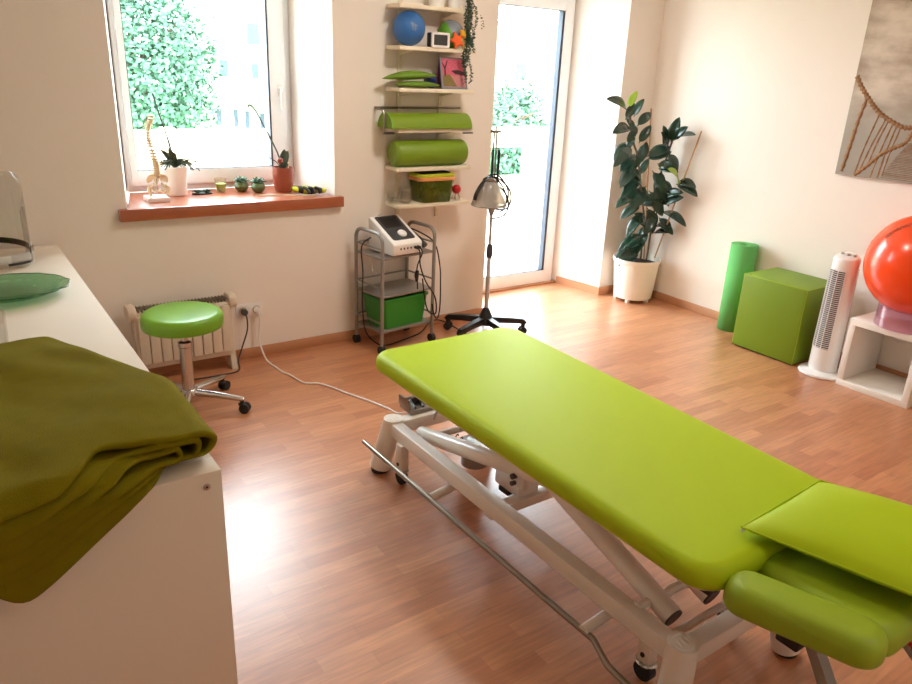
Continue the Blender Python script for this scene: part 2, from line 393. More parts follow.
for x, y, sx, sy in ((1.462, 2.50, -1, 1), (1.926, 2.50, 1, 1), (1.460, .925, -1, -1), (1.926, .925, 1, -1)):
    fx, fy = x + sx * .05, y + sy * .03
    q = MB().tube([(fx, fy, .02), (x, y, .245), (x, y, .258)], [.047, .044, .043], 28)
    lg = q.build('leg', M['frame'], t)
    MB().tube([(fx, fy, 0), (fx, fy, .012), (fx + sx * -.004, fy, .021)], [.038, .040, .036], 20).build('rubber_foot', M['rubber'], lg)
    q = MB()
    for k in range(3): q.tube([(x - .018 + k * .018, y - .012, .2585), (x - .010 + k * .014, y + .012, .2585)], .0022, 5)
    q.tube([(x + .03 * cos(a * pi / 8), y + .03 * sin(a * pi / 8), .2582) for a in range(16)], .0012, 5, closed=True)
    q.build('cap_emblem', M['wplast'], lg)
# retractable castors beside the legs
for x, y in ((1.50, 1.06), (1.44, 2.385), (1.90, 1.06), (1.90, 2.385)):
    c = MB().b2((x - .02, y - .024, .062), (x + .02, y + .024, .19), .006).build('castor_bracket', M['frame'], t)
    MB().tube([(x - .014, y, .032), (x + .014, y, .032)], .032, 20).build('wheel', M['rubber'], c)
    MB().tube([(x - .024, y, .098), (x + .024, y, .098)], .008, 8).tube([(x - .03, y, .065), (x + .03, y, .065)], .006, 8).build('axle', M['black'], c)
    MB().tube([(x + .026 * cos(a * pi / 8), y + .03 * sin(a * pi / 8), .066) for a in range(16)], .006, 6, closed=True).build('collar', M['chrome'], c)
# chrome foot bar
ft = MB().tube(spline([(1.348, 2.56, .145), (1.352, 2.0, .142), (1.358, 1.5, .140), (1.364, 1.155, .138)], 4) + [V((1.362, 1.145, .137)), V((1.338, 1.075, .128)), V((1.334, 1.062, .127))] + [V((1.320, .80, .125)), V((1.320, .62, .125))], .0105, 12)
fb = ft.build('foot_bar', M['steel'], t)
for y in (1.19, 2.03):
    MB().tube([(1.356, y, .146), (1.478, y, .165)], .0175, 14).build('bar_bracket', M['frame'], t)
    MB().tube([(1.476, y, .165), (1.487, y, .166)], .0185, 14).build('bracket_cap', M['black'], t)
MB().tube([(1.410, .93, .130), (1.327, .93, .126)], .01, 8).build('bar_bracket', M['frame'], t)
# scissor arms (round tube) and their shafts
for x in (1.545, 1.80):
    MB().tube([(x, 2.40, .205), (x, 1.32, .465)], .033, 20).build('scissor_arm', M['frame'], t)
for x in (1.55, 1.725):
    a = MB().tube([(x, 1.03, .225), (x, 1.14, .262), (x, 1.95, .505)], .033, 20).build('scissor_arm', M['frame'], t)
    dv = V((0, -.11, -.037)).normalized()
    MB().tube([V((x, 1.03, .225)) + dv * .0, V((x, 1.03, .225)) + dv * .006], .0315, 20).build('end_cap', M['dgrey'], a)
MB().tube([(1.47, 1.10, .243), (1.90, 1.10, .243)], .0155, 14).build('pivot_shaft', M['frame'], t)
MB().tube([(1.47, 2.34, .215), (1.90, 2.34, .215)], .0155, 14).build('pivot_shaft', M['frame'], t)
q = MB()
for z in (.345, .317): q.tube([(1.502, 1.735, z), (1.52, 1.735, z)], .011 if z > .33 else .009, 10)
q.build('pivot_bolt', M['dgrey'], t)
MB().b2((1.53, 1.70, .29), (1.56, 1.79, .38), .01).build('pivot_plate', M['frame'], t)
MB().b2((1.46, 1.78, .15), (1.93, 1.83, .19), .004).build('mid_beam', M['frame'], t)
mb_ = MB().b2((1.60, 1.80, .185), (1.70, 1.95, .265), .008).build('motor_box', M['wplast'], t)
MB().b2((1.598, 1.86, .165), (1.66, 1.92, .187), .003).build('box_clip', M['black'], mb_)
MB().tube([(1.70, 1.9, .225), (1.72, 2.26, .17)], .045, 20).tube([(1.70, 1.95, .225), (1.685, 1.35, .38)], .018, 12).build('lift_motor', M['grey'], t)
MB().tube([(1.72, 2.24, .09), (1.72, 2.24, .20)], .06, 24).build('motor_housing', M['grey'], t)
# control unit at the foot end with metal clips, springs and cable
cu = MB().b2((1.55, 2.50, .248), (1.78, 2.60, .27), .004)
cu.b2((1.545, 2.51, .27), (1.555, 2.60, .315), .002); cu.b2((1.545, 2.53, .312), (1.70, 2.545, .322), .002)
cu = cu.build('control_unit', M['steel'], t)
q = MB()
for k in range(5): q.tube([(1.58 + k * .04, 2.51, .275), (1.60 + k * .04, 2.59, .278)], .005, 6)
q.b2((1.60, 2.56, .272), (1.74, 2.585, .298), .003); q.build('clip', M['dgrey'], cu)
MB().tube(spline([(1.62, 2.42, .25), (1.60, 2.36, .32), (1.62, 2.30, .40), (1.66, 2.28, .33), (1.68, 2.30, .24)], 6), .005, 8).build('cable', M['grey'], t)
MB().tube(spline([(1.63 + .012 * cos(k * 1.25), 2.26 - k * .006, .235 + .012 * sin(k * 1.25)) for k in range(40)], 2), .0024, 6).build('spiral_cable', M['dgrey'], t)
# head end: middle cushion, two armrests, support struts
HX = 1.735
MB().pad(rrect(.45, .345, .08, 7, HX, .655), .500, .582, .04).build('head_pad', M['lime2'], t, ang=60)
MB().b2((HX - .17, .52, .480), (HX + .17, .80, .501), .003).build('head_board', M['cream'], t)
def arm_pad(cx, cy, a, name):
    T = Matrix.Translation((cx, cy, 0)) @ RZ(a)
    return MB().pad(rrect(.124, .345, .058, 8), .525, .598, .034, T).build(name, M['lime2'], t, ang=60)
arm_pad(1.455, .640, 19, 'armrest_pad'); arm_pad(2.035, .645, 19, 'armrest_pad')
for x0, x1 in ((1.47, 1.55), (2.03, 1.90)):
    MB().b2((min(x0, x1) - .02, .64, .495), (max(x0, x1) + .02, .68, .527), .004).build('armrest_bracket', M['black'], t)
MB().b2((1.52, .66, .40), (1.585, .72, .50), .006).build('joint_block', M['black'], t)
MB().tube([(1.60, .80, .44), (1.595, .66, .40), (1.53, .50, .245)], .022, 4, sq=(1, 0, 0)).build('support_strut', M['grey'], t, ang=20)
MB().tube([(1.90, .80, .44), (1.90, .66, .41), (1.92, .50, .27)], .022, 4, sq=(1, 0, 0)).build('support_strut', M['grey'], t, ang=20)
for x in (1.56, 1.90): MB().b2((x - .02, .60, .44), (x + .02, .96, .474), .004).build('head_rail', M['dgrey'], t)
MB().b2((1.405, .845, .49), (1.43, .875, .545), .003).build('hinge', M['black'], t)
q = MB().ball((1.735, .49, .445), .014, 12).tube([(1.735, .50, .445), (1.735, .56, .46)], .006, 8); tag(q.build('release_knob', M['red'], t), 'red release knob')

# flat pillow on the head end
def cush(c00, c10, c01, c11, th, nu=26, nv=26, seam=.0):
    c00, c10, c01, c11 = map(V, (c00, c10, c01, c11))
    def P(u, v, s):
        p = c00.lerp(c10, u).lerp(c01.lerp(c11, u), v)
        a = (max(0, 1 - abs(2 * u - 1) ** 2.6)) ** .55 * (max(0, 1 - abs(2 * v - 1) ** 2.6)) ** .55
        p = p + V((0, 0, s * th * a)); pin = .012 * (1 - abs(2 * u - 1)) * (1 if v > .5 else -1) * (abs(2 * v - 1) ** 6)
        p.y += pin * .6
        n = noise.noise(p * 7) * .006 * a; p.z += n; return p
    q = MB(); q.grid(lambda u, v: P(u, v, 1), nu, nv); q.grid(lambda u, v: P(u, v, -1), nu, nv); return q
pc = ((1.525, .865, .64), (1.915, .885, .645), (1.665, .395, .64), (2.075, .405, .645))
pw = thing('pillow', 'flat square lime green vinyl pillow lying on the head end of treatment table', 'pillow', (1.78, .64, .60))
cush(*pc, .045).build('pillow_cover', M['lime'], pw, ang=70)
pp = [V(p) for p in (pc[0], pc[1], pc[3], pc[2])]
q = MB()
for i in range(4): q.tube([pp[i].lerp(pp[(i + 1) % 4], k / 8) for k in range(9)], .0032, 8)
q.build('piping', M['lime'], pw)
MB().box((1.528, .862, .632), (.014, .004, .01), .001).build('care_label', M['wplast'], pw)

# ------------------------------------------------------------------ white cabinet at the left
CZ = .794
cb = thing('cabinet', 'long low white cabinet with screw in its end panel', 'cabinet', (.0, 2.8, 0))
MB().b2((-.40, 1.53, 0), (.432, 1.60, CZ), .0015).build('end_panel', M['white'], cb)
MB().b2((-.40, 4.01, 0), (.432, 4.07, CZ), .0015).build('end_panel', M['white'], cb)
MB().b2((-.40, 1.60, CZ - .05), (.432, 4.01, CZ - .001), .001).build('top_panel', M['white'], cb)
MB().b2((-.40, 1.60, .03), (.432, 4.01, .07)).build('bottom_panel', M['white'], cb)
for k in range(4):
    y0 = 1.603 + k * .602
    d = MB().b2((.412, y0 + .002, .075), (.430, y0 + .598, CZ - .054), .002).build('door', M['white'], cb)
MB().b2((-.398, 1.60, .07), (-.385, 4.01, CZ - .05)).build('back_panel', M['white'], cb)
for k in range(1, 4): MB().b2((-.385, 1.595 + k * .602, .07), (.41, 1.613 + k * .602, CZ - .05)).build('divider', M['white'], cb)
sc = MB().tube([(.396, 1.531, .758), (.396, 1.5275, .758)], .0085, 20).build('screw', M['chrome'], cb)
MB().tube([(.396, 1.528, .758), (.396, 1.5268, .758)], .0032, 6).build('hex_socket', M['black'], sc)

# folded fleece blanket: two nested folds, their front edges drooping over the cabinet end
def xtip(y):
    if y > 1.88: return .200 + (2.36 - y) / .48 * .222
    return .422 + (1.88 - y) / .33 * .010
def fold_sheet(zb, zt, tip, hb, ht, yb, seed, x0=-.52, ob=0., ot=.072):
    R = (zt - zb) / 2; NB = 34; NA = 10; N_ = NB * 2 + NA
    def fn(u, v):
        i = u * N_
        y0 = yb + .02 * noise.noise(V((u * 3, seed, 0)))
        if i <= NB: fr = i / NB; side = 0
        elif i >= NB + NA: fr = 1 - (i - NB - NA) / NB; side = 1
        else: fr = 1; side = (i - NB) / NA
        X1 = tip
        x = x0 + (X1 - x0) * (1 - (1 - fr) ** 1.25)
        h = hb(x) * (1 - side) + ht(x) * side
        ye = 1.516 - (ob + (ot - ob) * side)
        ltop = y0 - ye; L_ = ltop + h; s_ = v * L_
        z = zb + (zt - zb) * (side if side in (0, 1) else (1 - cos(pi * side)) / 2)
        bulge = R * sin(pi * side) if 0 < side < 1 else 0
        r = .018 + .012 * side
        if s_ <= ltop or h <= 0: y = y0 - s_; dz = 0
        else:
            q = s_ - ltop
            if q < r * pi / 2: y = ye - r * sin(q / r); dz = -r * (1 - cos(q / r))
            else: y = ye - r; dz = -r - (q - r * pi / 2)
        yy = max(y, 1.52); dx = xtip(yy) - .432
        x += dx * max(0, (x - x0) / (tip - x0)) ** 1.0
        x += bulge
        p = V((x, y, z + dz))
        n = noise.noise(V((x * 5, y * 4 + seed, side * 2))) * .020 + noise.noise(V((x * 11 + y * 4, y * 7, seed + side))) * .009
        if dz == 0: p.z += n * (.35 + .65 * side) * (1 if side else .3)
        else: p.y -= abs(n) * 1.2
        if side and dz == 0: p.z += .018 * max(0, 1 - abs(x - .12) / .5) * (1 if side == 1 else side)
        return p
    return MB().grid(fn, N_, 56)
def h_bot(x):
    if x > .285: return -.085 * min(1, (x - .285) / .04)
    return .205 * (1 - max(0, x) / .285) if x > 0 else .205 + x * 1.1
def h_over(a, x0, d): return lambda x: a * (1 - max(0, x) / x0) if x < x0 else -d * min(1, (x - x0) / .06)
bl = thing('blanket', 'folded olive green fleece blanket hanging over the end of white cabinet', 'blanket', (.05, 1.95, CZ))
o = fold_sheet(CZ + .012, CZ + .088, .400, h_bot, h_over(.030, .12, .11), 2.365, 1.).build('outer_fold', M['fleece'], bl, solid=.017, sub=1, ang=180)
o = fold_sheet(CZ + .028, CZ + .073, .374, h_over(.150, .26, .07), h_over(.068, .16, .09), 2.32, 5., ob=.016, ot=.056).build('inner_fold', M['fleece'], bl, solid=.015, sub=1, ang=180)
o = fold_sheet(CZ + .042, CZ + .059, .340, h_over(.125, .24, .05), h_over(.100, .20, .07), 2.30, 9., ob=.029, ot=.043).build('inner_fold', M['fleece'], bl, solid=.013, sub=1, ang=180)

# green glass leaf dish
dc = (.155, 3.225, CZ)
wv = lambda a, i: 1 + (.016 * sin(13 * a + 1) + .012 * sin(22 * a) + .03 * max(0, cos(a + .35)) ** 8) * (i / 9.) ** 2
q = MB().lathe([(.02, .004), (.09, .004), (.125, .006), (.155, .016), (.185, .030), (.205, .036), (.207, .041), (.184, .036), (.152, .022), (.124, .012), (.02, .010)], 192, dc, wave=lambda a, i: wv(a, min(i, 9) if i < 8 else 17 - i if i > 8 else 8), sy=.93)
one('glass_dish', q, M['greengl'], 'green translucent glass dish with wavy rim on white cabinet top', 'dish', dc, ang=80)

q = MB().tube([(dc[0] + .2065 * wv(2 * pi * k / 192, 9) * cos(2 * pi * k / 192), dc[1] + .2065 * wv(2 * pi * k / 192, 9) * .93 * sin(2 * pi * k / 192), CZ + .0385) for k in range(192)], .0018, 6, closed=True)
q.build('rim', pm('dark_green_glass_edge', (40, 78, 60), .15), [o for o in COL.objects if o.name == 'glass_dish'][0])
# face shield standing behind the dish
fs = thing('face_shield', 'clear plastic face shield with black headband behind green glass dish', 'face shield', (.10, 3.70, CZ))
cx, cy, ra, rb = .095, 3.72, .195, .115
def vis(u, v):
    a = radians(-205 + u * 230); zt = CZ + .425 - .20 * max(0, abs(u - .5) * 2 - .35) ** 2 / .42
    return V((cx + ra * cos(a), cy + rb * sin(a), CZ + .012 + v * (zt - CZ - .012)))
MB().grid(vis, 48, 12).build('visor', M['visor'], fs, solid=.0015)
def arc(z, a0, a1, s=1., n=40, tilt=0): return [V((cx + ra * s * cos(radians(a0 + (a1 - a0) * k / n)), cy + rb * s * sin(radians(a0 + (a1 - a0) * k / n)), z + tilt * sin(radians(a0 + (a1 - a0) * k / n)))) for k in range(n + 1)]
def band(z, h, a0, a1, s, tilt=0):
    q = MB(); q.grid(lambda u, v: arc(z + (v - .5) * h, a0, a1, s, 1, tilt)[0] if False else V((cx + ra * s * cos(radians(a0 + (a1 - a0) * u)), cy + rb * s * sin(radians(a0 + (a1 - a0) * u)), z + (v - .5) * h + tilt * sin(radians(a0 + (a1 - a0) * u)))), 40, 3); return q
band(CZ + .070, .026, -10, 190, .985, .03).build('headband', M['black'], fs, solid=.004)
band(CZ + .040, .034, -170, 0, .94, -.01).build('foam_pad', M['wplast'], fs, solid=.014)
band(CZ + .022, .022, -60, 0, .96, -.01).build('strap', M['black'], fs, solid=.005)
MB().tube([(cx + ra * .99, cy + .0, CZ + .072), (cx + ra * 1.05, cy, CZ + .072)], .016, 14).build('pivot_knob', M['chrome'], fs)
MB().tube([(cx + ra * 1.0, cy - .005, CZ + .015), (cx + ra * 1.0, cy - .004, CZ + .10)], .006, 8).build('edge_highlight', M['wplast'], fs)  # white rod paints the highlight along the visor's lower side edge
MB().ball((cx - .10, cy + .06, CZ + .13), .034, 16, (1.2, .8, .8)).build('ratchet_knob', M['dgrey'], fs)
# clear beaker at the picture edge
q = MB().lathe([(.003, .003), (.062, .003), (.066, .02), (.070, .12), (.073, .122), (.074, .118), (.070, .018), (.064, .0), (.003, 0)], 32, (.03, 2.62, CZ + .0))
one('beaker', q, M['clear'], 'clear plastic beaker on white cabinet between glass dish and blanket', 'beaker', (.03, 2.62, CZ))

# ------------------------------------------------------------------ stool
st = thing('rolling_stool', 'round green rolling stool on chrome base in front of the heater', 'stool', (.872, 3.55, 0))
cx, cy = .872, 3.55
MB().pad(lambda i: [(cx + (.193 - i) * cos(2 * pi * k / 56), cy + (.193 - i) * sin(2 * pi * k / 56)) for k in range(56)], .455, .53, .030, crown=.004).build('seat', M['stool'], st, ang=60)
MB().lathe([(.165, .449), (.165, .457)], 40, (cx, cy, 0)).build('seat_plate', M['black'], st)
MB().lathe([(.016, .36), (.016, .451)], 20, (cx, cy, 0)).build('piston', M['chrome'], st)
MB().lathe([(.030, .11), (.030, .345), (.034, .35), (.034, .372), (.02, .378)], 24, (cx, cy, 0)).build('column', M['chrome'], st)
MB().lathe([(.045, .082), (.048, .10), (.04, .118), (.03, .122)], 24, (cx, cy, 0)).build('hub', M['chrome'], st)
for k in range(5):
    a = radians(-38 + 72 * k); d = V((cos(a), sin(a), 0)); n_ = V((-sin(a), cos(a), 0)); c = V((cx, cy, 0))
    lg = MB().tube([c + d * .03 + V((0, 0, .100)), c + d * .15 + V((0, 0, .092)), c + d * .275 + V((0, 0, .078)), c + d * .285 + V((0, 0, .076))], [.020, .017, .013, .008], 12).build('leg', M['chrome'], st)
    e = c + d * .268 + n_ * .008
    h = MB().b2(e + V((-.009, -.009, .05)), e + V((.009, .009, .072)), .003).ball(e + V((0, 0, .046)), .020, 12, (1, 1, .6)).build('castor_housing', M['black'], st)
    q = e + d * .014
    for s_ in (-1, 1): MB().tube([q + n_ * s_ * .005 + V((0, 0, .026)), q + n_ * s_ * .021 + V((0, 0, .026))], .026, 20).build('wheel', M['rubber'], h)

# ------------------------------------------------------------------ convector heater under the window
ht = thing('convector_heater', 'beige ribbed electric convector heater against wall behind the stool', 'heater', (.98, 4.0, 0))
x0, x1, y0, y1, z0, z1 = .725, 1.255, 3.965, 4.06, .085, .44
q = MB().b2((x0, y0 + .012, z0), (x1, y1, z1 - .03), .01)
body = q.build('body', M['beige'], ht)
n = 9
for k in range(n):
    w_ = (x1 - x0 - .03) / n; a = x0 + .015 + k * w_
    MB().pad(rrect(w_ - .0035, z1 - z0 - .075, .012, 3, a + w_ / 2, 0), 0, .016, .006, Matrix.Translation((0, y0 + .014, (z0 + z1) / 2 - .008)) @ RX(90)).build('rib', M['beige'], body)
for x in (x0 - .004, x1 + .004):
    e = MB().pad(rrect(y1 - y0 + .02, .075, .032, 6), -.022, .022, .008, Matrix.Translation((x, (y0 + y1) / 2, z1 - .03)) @ RZ(90) @ RX(90), er0=.008).build('end_cap', M['beige'], ht)
    f = MB().prism([(y0 - .005, 0), (y1 - .0, 0), (y1 - .01, z0 + .02), (y0 + .02, z0 + .02)], -.016, .016, Matrix.Translation((x + (-.014 if x > 1 else .014), 0, 0)) @ Matrix(((0, 0, 1, 0), (1, 0, 0, 0), (0, 1, 0, 0), (0, 0, 0, 1)))).build('foot', M['beige'], ht)
q = MB()
for k in range(26): q.b2((x0 + .03 + k * .0185, y0 + .018, z1 - .03), (x0 + .036 + k * .0185, y1 - .012, z1 - .008), .001)
for y in (y0 + .03, y0 + .055, y1 - .02): q.b2((x0 + .02, y - .002, z1 - .02), (x1 - .02, y + .002, z1 - .012))
q.build('top_grille', M['grille'], ht)

# ------------------------------------------------------------------ double socket, plugs and cords
so = thing('wall_socket', 'double white wall socket with two plugs beside the heater', 'socket', (1.395, D, .30))
MB().b2((1.313, D - .009, .26), (1.478, D, .342), .004).build('socket_plate', M['wplast'], so)
for x in (1.355, 1.437):
    MB().tube([(x, D - .0095, .301), (x, D - .004, .301)], .021, 24).build('socket_well', M['cream'], so)
    MB().tube([(x + .022 * cos(k * pi / 16), D - .0092, .301 + .022 * sin(k * pi / 16)) for k in range(32)], .0014, 5, closed=True).build('socket_ring', M['grey'], so)
def cord(name, pts, r, mat, label, plug=None, plugmat=None, **k):
    th_ = thing(name, label, 'cord', pts[0])
    MB().tube(spline(pts, 7), r, 8).build('cable', mat, th_, ang=180)
    if plug is not None:
        MB().lathe([(.016, -.038), (.019, -.028), (.019, -.002), (.016, 0)], 18, plug, RX(90)).build('plug', plugmat, th_)
    return th_
cord('heater_cord', [(1.357, 4.062, .298), (1.362, 4.05, .26), (1.36, 4.055, .19), (1.325, 4.05, .10), (1.285, 4.02, .03), (1.25, 3.92, .006), (1.14, 3.905, .005), (1.03, 3.91, .005), (.93, 3.925, .005)], .0045, M['dgrey'], 'dark grey heater cord plugged in the socket, half nearer the heater', (1.355, D - .0475, .301), M['dgrey'])
cord('power_cord', [(1.437, 4.062, .296), (1.438, 4.05, .25), (1.436, 4.062, .17), (1.43, 4.05, .11), (1.435, 3.98, .03), (1.447, 3.93, .006), (1.455, 3.86, .005), (1.462, 3.776, .005), (1.478, 3.73, .005), (1.495, 3.62, .005), (1.512, 3.565, .005), (1.585, 3.51, .005), (1.66, 3.313, .005), (1.712, 3.18, .005), (1.750, 3.06, .005), (1.772, 2.97, .008), (1.772, 2.82, .10), (1.74, 2.70, .24), (1.70, 2.608, .285)], .005, M['wplast'], 'white power cord snaking over the floor from socket to treatment table', (1.437, D - .0475, .301), M['wplast'])
# ------------------------------------------------------------------ three-tier trolley
TL = V((2.108, 3.762, 0)); ta = radians(8); tu = V((cos(ta), sin(ta), 0)); tv = V((-sin(ta), cos(ta), 0)); TW, TD = .41, .27
def tp(a, b, z): return TL + tu * a + tv * b + V((0, 0, z))
tr = thing('trolley', 'silver grey three tier metal trolley on castors against the wall under shelves', 'trolley', TL + tu * .2 + tv * .12)
for a in (0, TW):
    pts = [tp(a, 0, .055), tp(a, 0, .68)] + [tp(a, .06 - .06 * cos(k * pi / 12), .70 + .06 * sin(k * pi / 12)) for k in range(7)] + [tp(a, TD - .06 + .06 * sin(k * pi / 12), .70 + .06 * cos(k * pi / 12)) for k in range(7)] + [tp(a, TD, .68), tp(a, TD, .055)]
    MB().tube(pts, .0115, 12).build('side_frame', M['grey'], tr)
for z in (.145, .372, .612):
    T = Matrix.Translation(tp(TW / 2, TD / 2, 0)) @ Matrix.Rotation(ta, 4, 'Z')
    sh = MB().box((0, 0, z - .006), (TW - .004, TD - .004, .014), .003, M=None)
    sh.v = [T @ p for p in sh.v]; sh.build('shelf_tray', M['grey'], tr)
    q = MB()
    for a in (0, TW): q.tube([tp(a, 0, z + .055), tp(a, TD, z + .055)], .006, 8)
    q.tube([tp(0, TD, z + .055), tp(TW, TD, z + .055)], .006, 8)
    q.build('guard_rail', M['grey'], tr)
for a, b in ((0, 0), (TW, 0), (0, TD), (TW, TD)):
    w_ = MB().tube([tp(a - .014, b, .028), tp(a + .014, b, .028)], .0275, 20).build('castor', M['rubber'], tr)
    MB().tube([tp(a, b, .03), tp(a, b, .06)], .010, 10).build('castor_stem', M['dgrey'], w_)
hk = spline([tp(-.014, .09, .60), tp(-.014, .085, .55), tp(-.014, .07, .515), tp(-.014, .045, .515), tp(-.014, .04, .535)], 5)
MB().tube(hk, .0028, 6).build('hook', M['chrome'], tr)

# therapy device on its top tray
dv = thing('therapy_device', 'white therapy device with dark sloping control panel on top of trolley', 'device', (2.31, 3.92, .62))
dx0, dx1 = 2.182, 2.404
prof = [(3.795, .624), (3.79, .632), (3.788, .690), (3.798, .700), (4.030, .822), (4.045, .818), (4.049, .808), (4.043, .632), (4.035, .624)]
YZX = Matrix(((0, 0, 1, 0), (1, 0, 0, 0), (0, 1, 0, 0), (0, 0, 0, 1)))
bm_ = MB().prism(prof, dx0, dx1, YZX)
DT = Matrix.Translation(tp(.175, -.028, 0)) @ Matrix.Rotation(ta, 4, 'Z') @ Matrix.Translation((-(dx0 + dx1) / 2, -3.788, 0))
bm_.v = [DT @ p for p in bm_.v]
hb = bm_.build('housing', M['wplast'], dv)
md = hb.modifiers.new('round', 'BEVEL'); md.width = .012; md.segments = 3; md.limit_method = 'ANGLE'; md.angle_limit = radians(40)
sl = V((0, 4.030 - 3.798, .822 - .700)).normalized(); nn = V((0, -sl.z, sl.y)); oo = V(((dx0 + dx1) / 2, 3.798, .700))
SM = DT @ Matrix(((1, 0, 0, oo.x), (0, sl.y, nn.y, oo.y), (0, sl.z, nn.z, oo.z), (0, 0, 0, 1)))
def slopepad(fn, h0, h1, e): return MB().pad(fn, h0, h1, e, SM)
pn = slopepad(rrect(.172, .232, .018, 6, .0, .142), -.002, .0025, .002).build('control_panel', M['dgrey'], dv)
slopepad(rrect(.130, .105, .004, 3, .0, .195), .002, .0032, .0005).build('screen', M['black'], pn)
MB().lathe([(.030, .002), (.030, .006), (.027, .012), (.014, .014), (.012, .011), (.001, .011)], 30, (0, 0, 0), SM @ Matrix.Translation((.012, .078, 0))).build('control_dial', M['wplast'], pn)
q = MB()
for k in range(4): q.box((dx0 + .055 + k * .026, 3.7878, .664), (.009, .003, .012), .001)
q.v = [DT @ p for p in q.v]; q.build('port', M['black'], hb)
q = MB()
for k in range(2): q.tube([(dx1 - .058 + k * .022, 3.79, .664), (dx1 - .058 + k * .022, 3.765, .663)], .009, 10)
q.v = [DT @ p for p in q.v]; q.build('connector', M['black'], hb)
slopepad(rrect(.03, .006, .002, 2, -.03, .272), .0, .0014, .0005).build('emblem', M['grey'], hb)
pr = thing('treatment_probe', 'black hand probe lying on trolley top beside the therapy device', 'probe', (2.47, 3.94, .66))
MB().tube(spline([(2.41, 4.02, .735), (2.425, 3.96, .715), (2.445, 3.90, .680), (2.455, 3.86, .65)], 6), [.016] * 12 + [.019] * 5 + [.012] * 2, 14).build('grip', M['black'], pr)
MB().tube([(2.455, 3.862, .655), (2.462, 3.845, .642)], .020, 16).build('head', M['dgrey'], pr)
def cab(name, pts, r, label, mat=None, n=7):
    return one(name, MB().tube(spline(pts, n), r, 8), mat or M['black'], label, 'cable', pts[0], ang=180)
def pcab(th_, pts, r, n=7): return MB().tube(spline(pts, n), r, 8).build('cable', M['black'], th_, ang=180)
c1, c2 = DT @ V((dx1 - .058, 3.765, .664)), DT @ V((dx1 - .036, 3.765, .664))
pcab(dv, [c1, c1 + V((.005, -.022, -.025)), (2.36, 3.735, .55), (2.41, 3.745, .44), (2.47, 3.755, .36), (2.50, 3.765, .31), (2.515, 3.775, .25), (2.518, 3.79, .20), (2.47, 3.795, .22), (2.44, 3.795, .30), (2.41, 3.785, .45)], .0046)
pk = pcab(dv, [c2, c2 + V((.004, -.018, -.035)), (2.345, 3.745, .55), (2.342, 3.745, .47), (2.346, 3.745, .46), (2.35, 3.745, .40)], .0042)
MB().tube([(2.345, 3.745, .52), (2.341, 3.745, .49), (2.343, 3.745, .45)], [.011, .014, .008], 10).build('connector', M['black'], pk)
pcab(dv, [tp(.06, .20, .70), tp(-.03, .17, .66), tp(-.028, .16, .50), tp(-.026, .17, .30), tp(-.022, .14, .12), tp(.02, .06, .045), (2.23, 3.88, .006), (2.40, 3.93, .006), (2.54, 3.99, .006), (2.66, 4.06, .04), (2.74, 4.05, .04), (2.80, 3.92, .006), (2.79, 3.80, .006), (2.75, 3.70, .006)], .0044)
pcab(pr, [(2.412, 4.03, .735), (2.46, 3.95, .72), (2.53, 3.85, .66), (2.560, 3.82, .52), (2.565, 3.81, .38), (2.56, 3.80, .24), (2.535, 3.785, .17), (2.50, 3.775, .20), (2.475, 3.765, .28)], .0046)

# green crate on the bottom tray
cr_ = thing('storage_crate', 'green plastic storage crate on bottom tray of the trolley', 'crate', tp(TW / 2, TD / 2, .147))
T = Matrix.Translation(tp(TW / 2, TD / 2 - .006, .147)) @ Matrix.Rotation(ta, 4, 'Z')
f0 = rrect(.310, .205, .02, 4); f1 = rrect(.358, .232, .022, 4); fi = rrect(.296, .19, .02, 4); fi1 = rrect(.346, .22, .02, 4)
vs = [(x, y, 0) for x, y in f0(0)] + [(x, y, .190) for x, y in f1(0)] + [(x, y, .190) for x, y in fi1(0)] + [(x, y, .005) for x, y in fi(0)]
n = len(f0(0)); fs = [tuple(range(n))[::-1]] + [(i * n + j, i * n + (j + 1) % n, (i + 1) * n + (j + 1) % n, (i + 1) * n + j) for i in range(3) for j in range(n)] + [tuple(3 * n + j for j in range(n))]
MB().add(vs, fs, T).build('tub', M['crate'], cr_)
fr_ = rrect(.374, .246, .026, 4); fr2 = rrect(.347, .221, .02, 4); n = len(fr_(0))
vs = [(x, y, .180) for x, y in fr_(0)] + [(x, y, .195) for x, y in fr_(.001)] + [(x, y, .195) for x, y in fr2(0)] + [(x, y, .180) for x, y in fr2(0)]
MB().add(vs, [(i * n + j, i * n + (j + 1) % n, ((i + 1) % 4) * n + (j + 1) % n, ((i + 1) % 4) * n + j) for i in range(4) for j in range(n)], T).build('rim', M['crate'], cr_)

# ------------------------------------------------------------------ infrared lamp on a five-star stand
LX, LY = 2.90, 3.745
il = thing('infrared_lamp', 'infrared therapy lamp with glass dome on black five star rolling stand', 'lamp stand', (LX, LY, 0))
MB().lathe([(.05, .085), (.055, .10), (.05, .13), (.03, .175), (.018, .20)], 24, (LX, LY, 0)).build('hub', M['black'], il)
for k in range(5):
    a = radians(124 + 72 * k); d = V((cos(a), sin(a), 0)); n_ = V((-sin(a), cos(a), 0)); c = V((LX, LY, 0))
    pts = [c + d * .03 + V((0, 0, .115)), c + d * .16 + V((0, 0, .105)), c + d * .27 + V((0, 0, .092)), c + d * .29 + V((0, 0, .075))]
    lg = MB().tube(pts, [.030, .027, .024, .016], 4, sq=(0, 0, 1)).build('leg', M['black'], il)
    e = c + d * .272
    h = MB().b2(e + V((-.012, -.012, .04)), e + V((.012, .012, .075)), .003).build('castor_housing', M['black'], lg)
    for s_ in (-1, 1): MB().tube([e + n_ * s_ * .008 + V((0, 0, .026)), e + n_ * s_ * .024 + V((0, 0, .026))], .026, 18).build('wheel', M['rubber'], h)
MB().tube([(LX, LY, .19), (LX, LY, .58)], .014, 16).build('pole', M['pale_steel'], il)
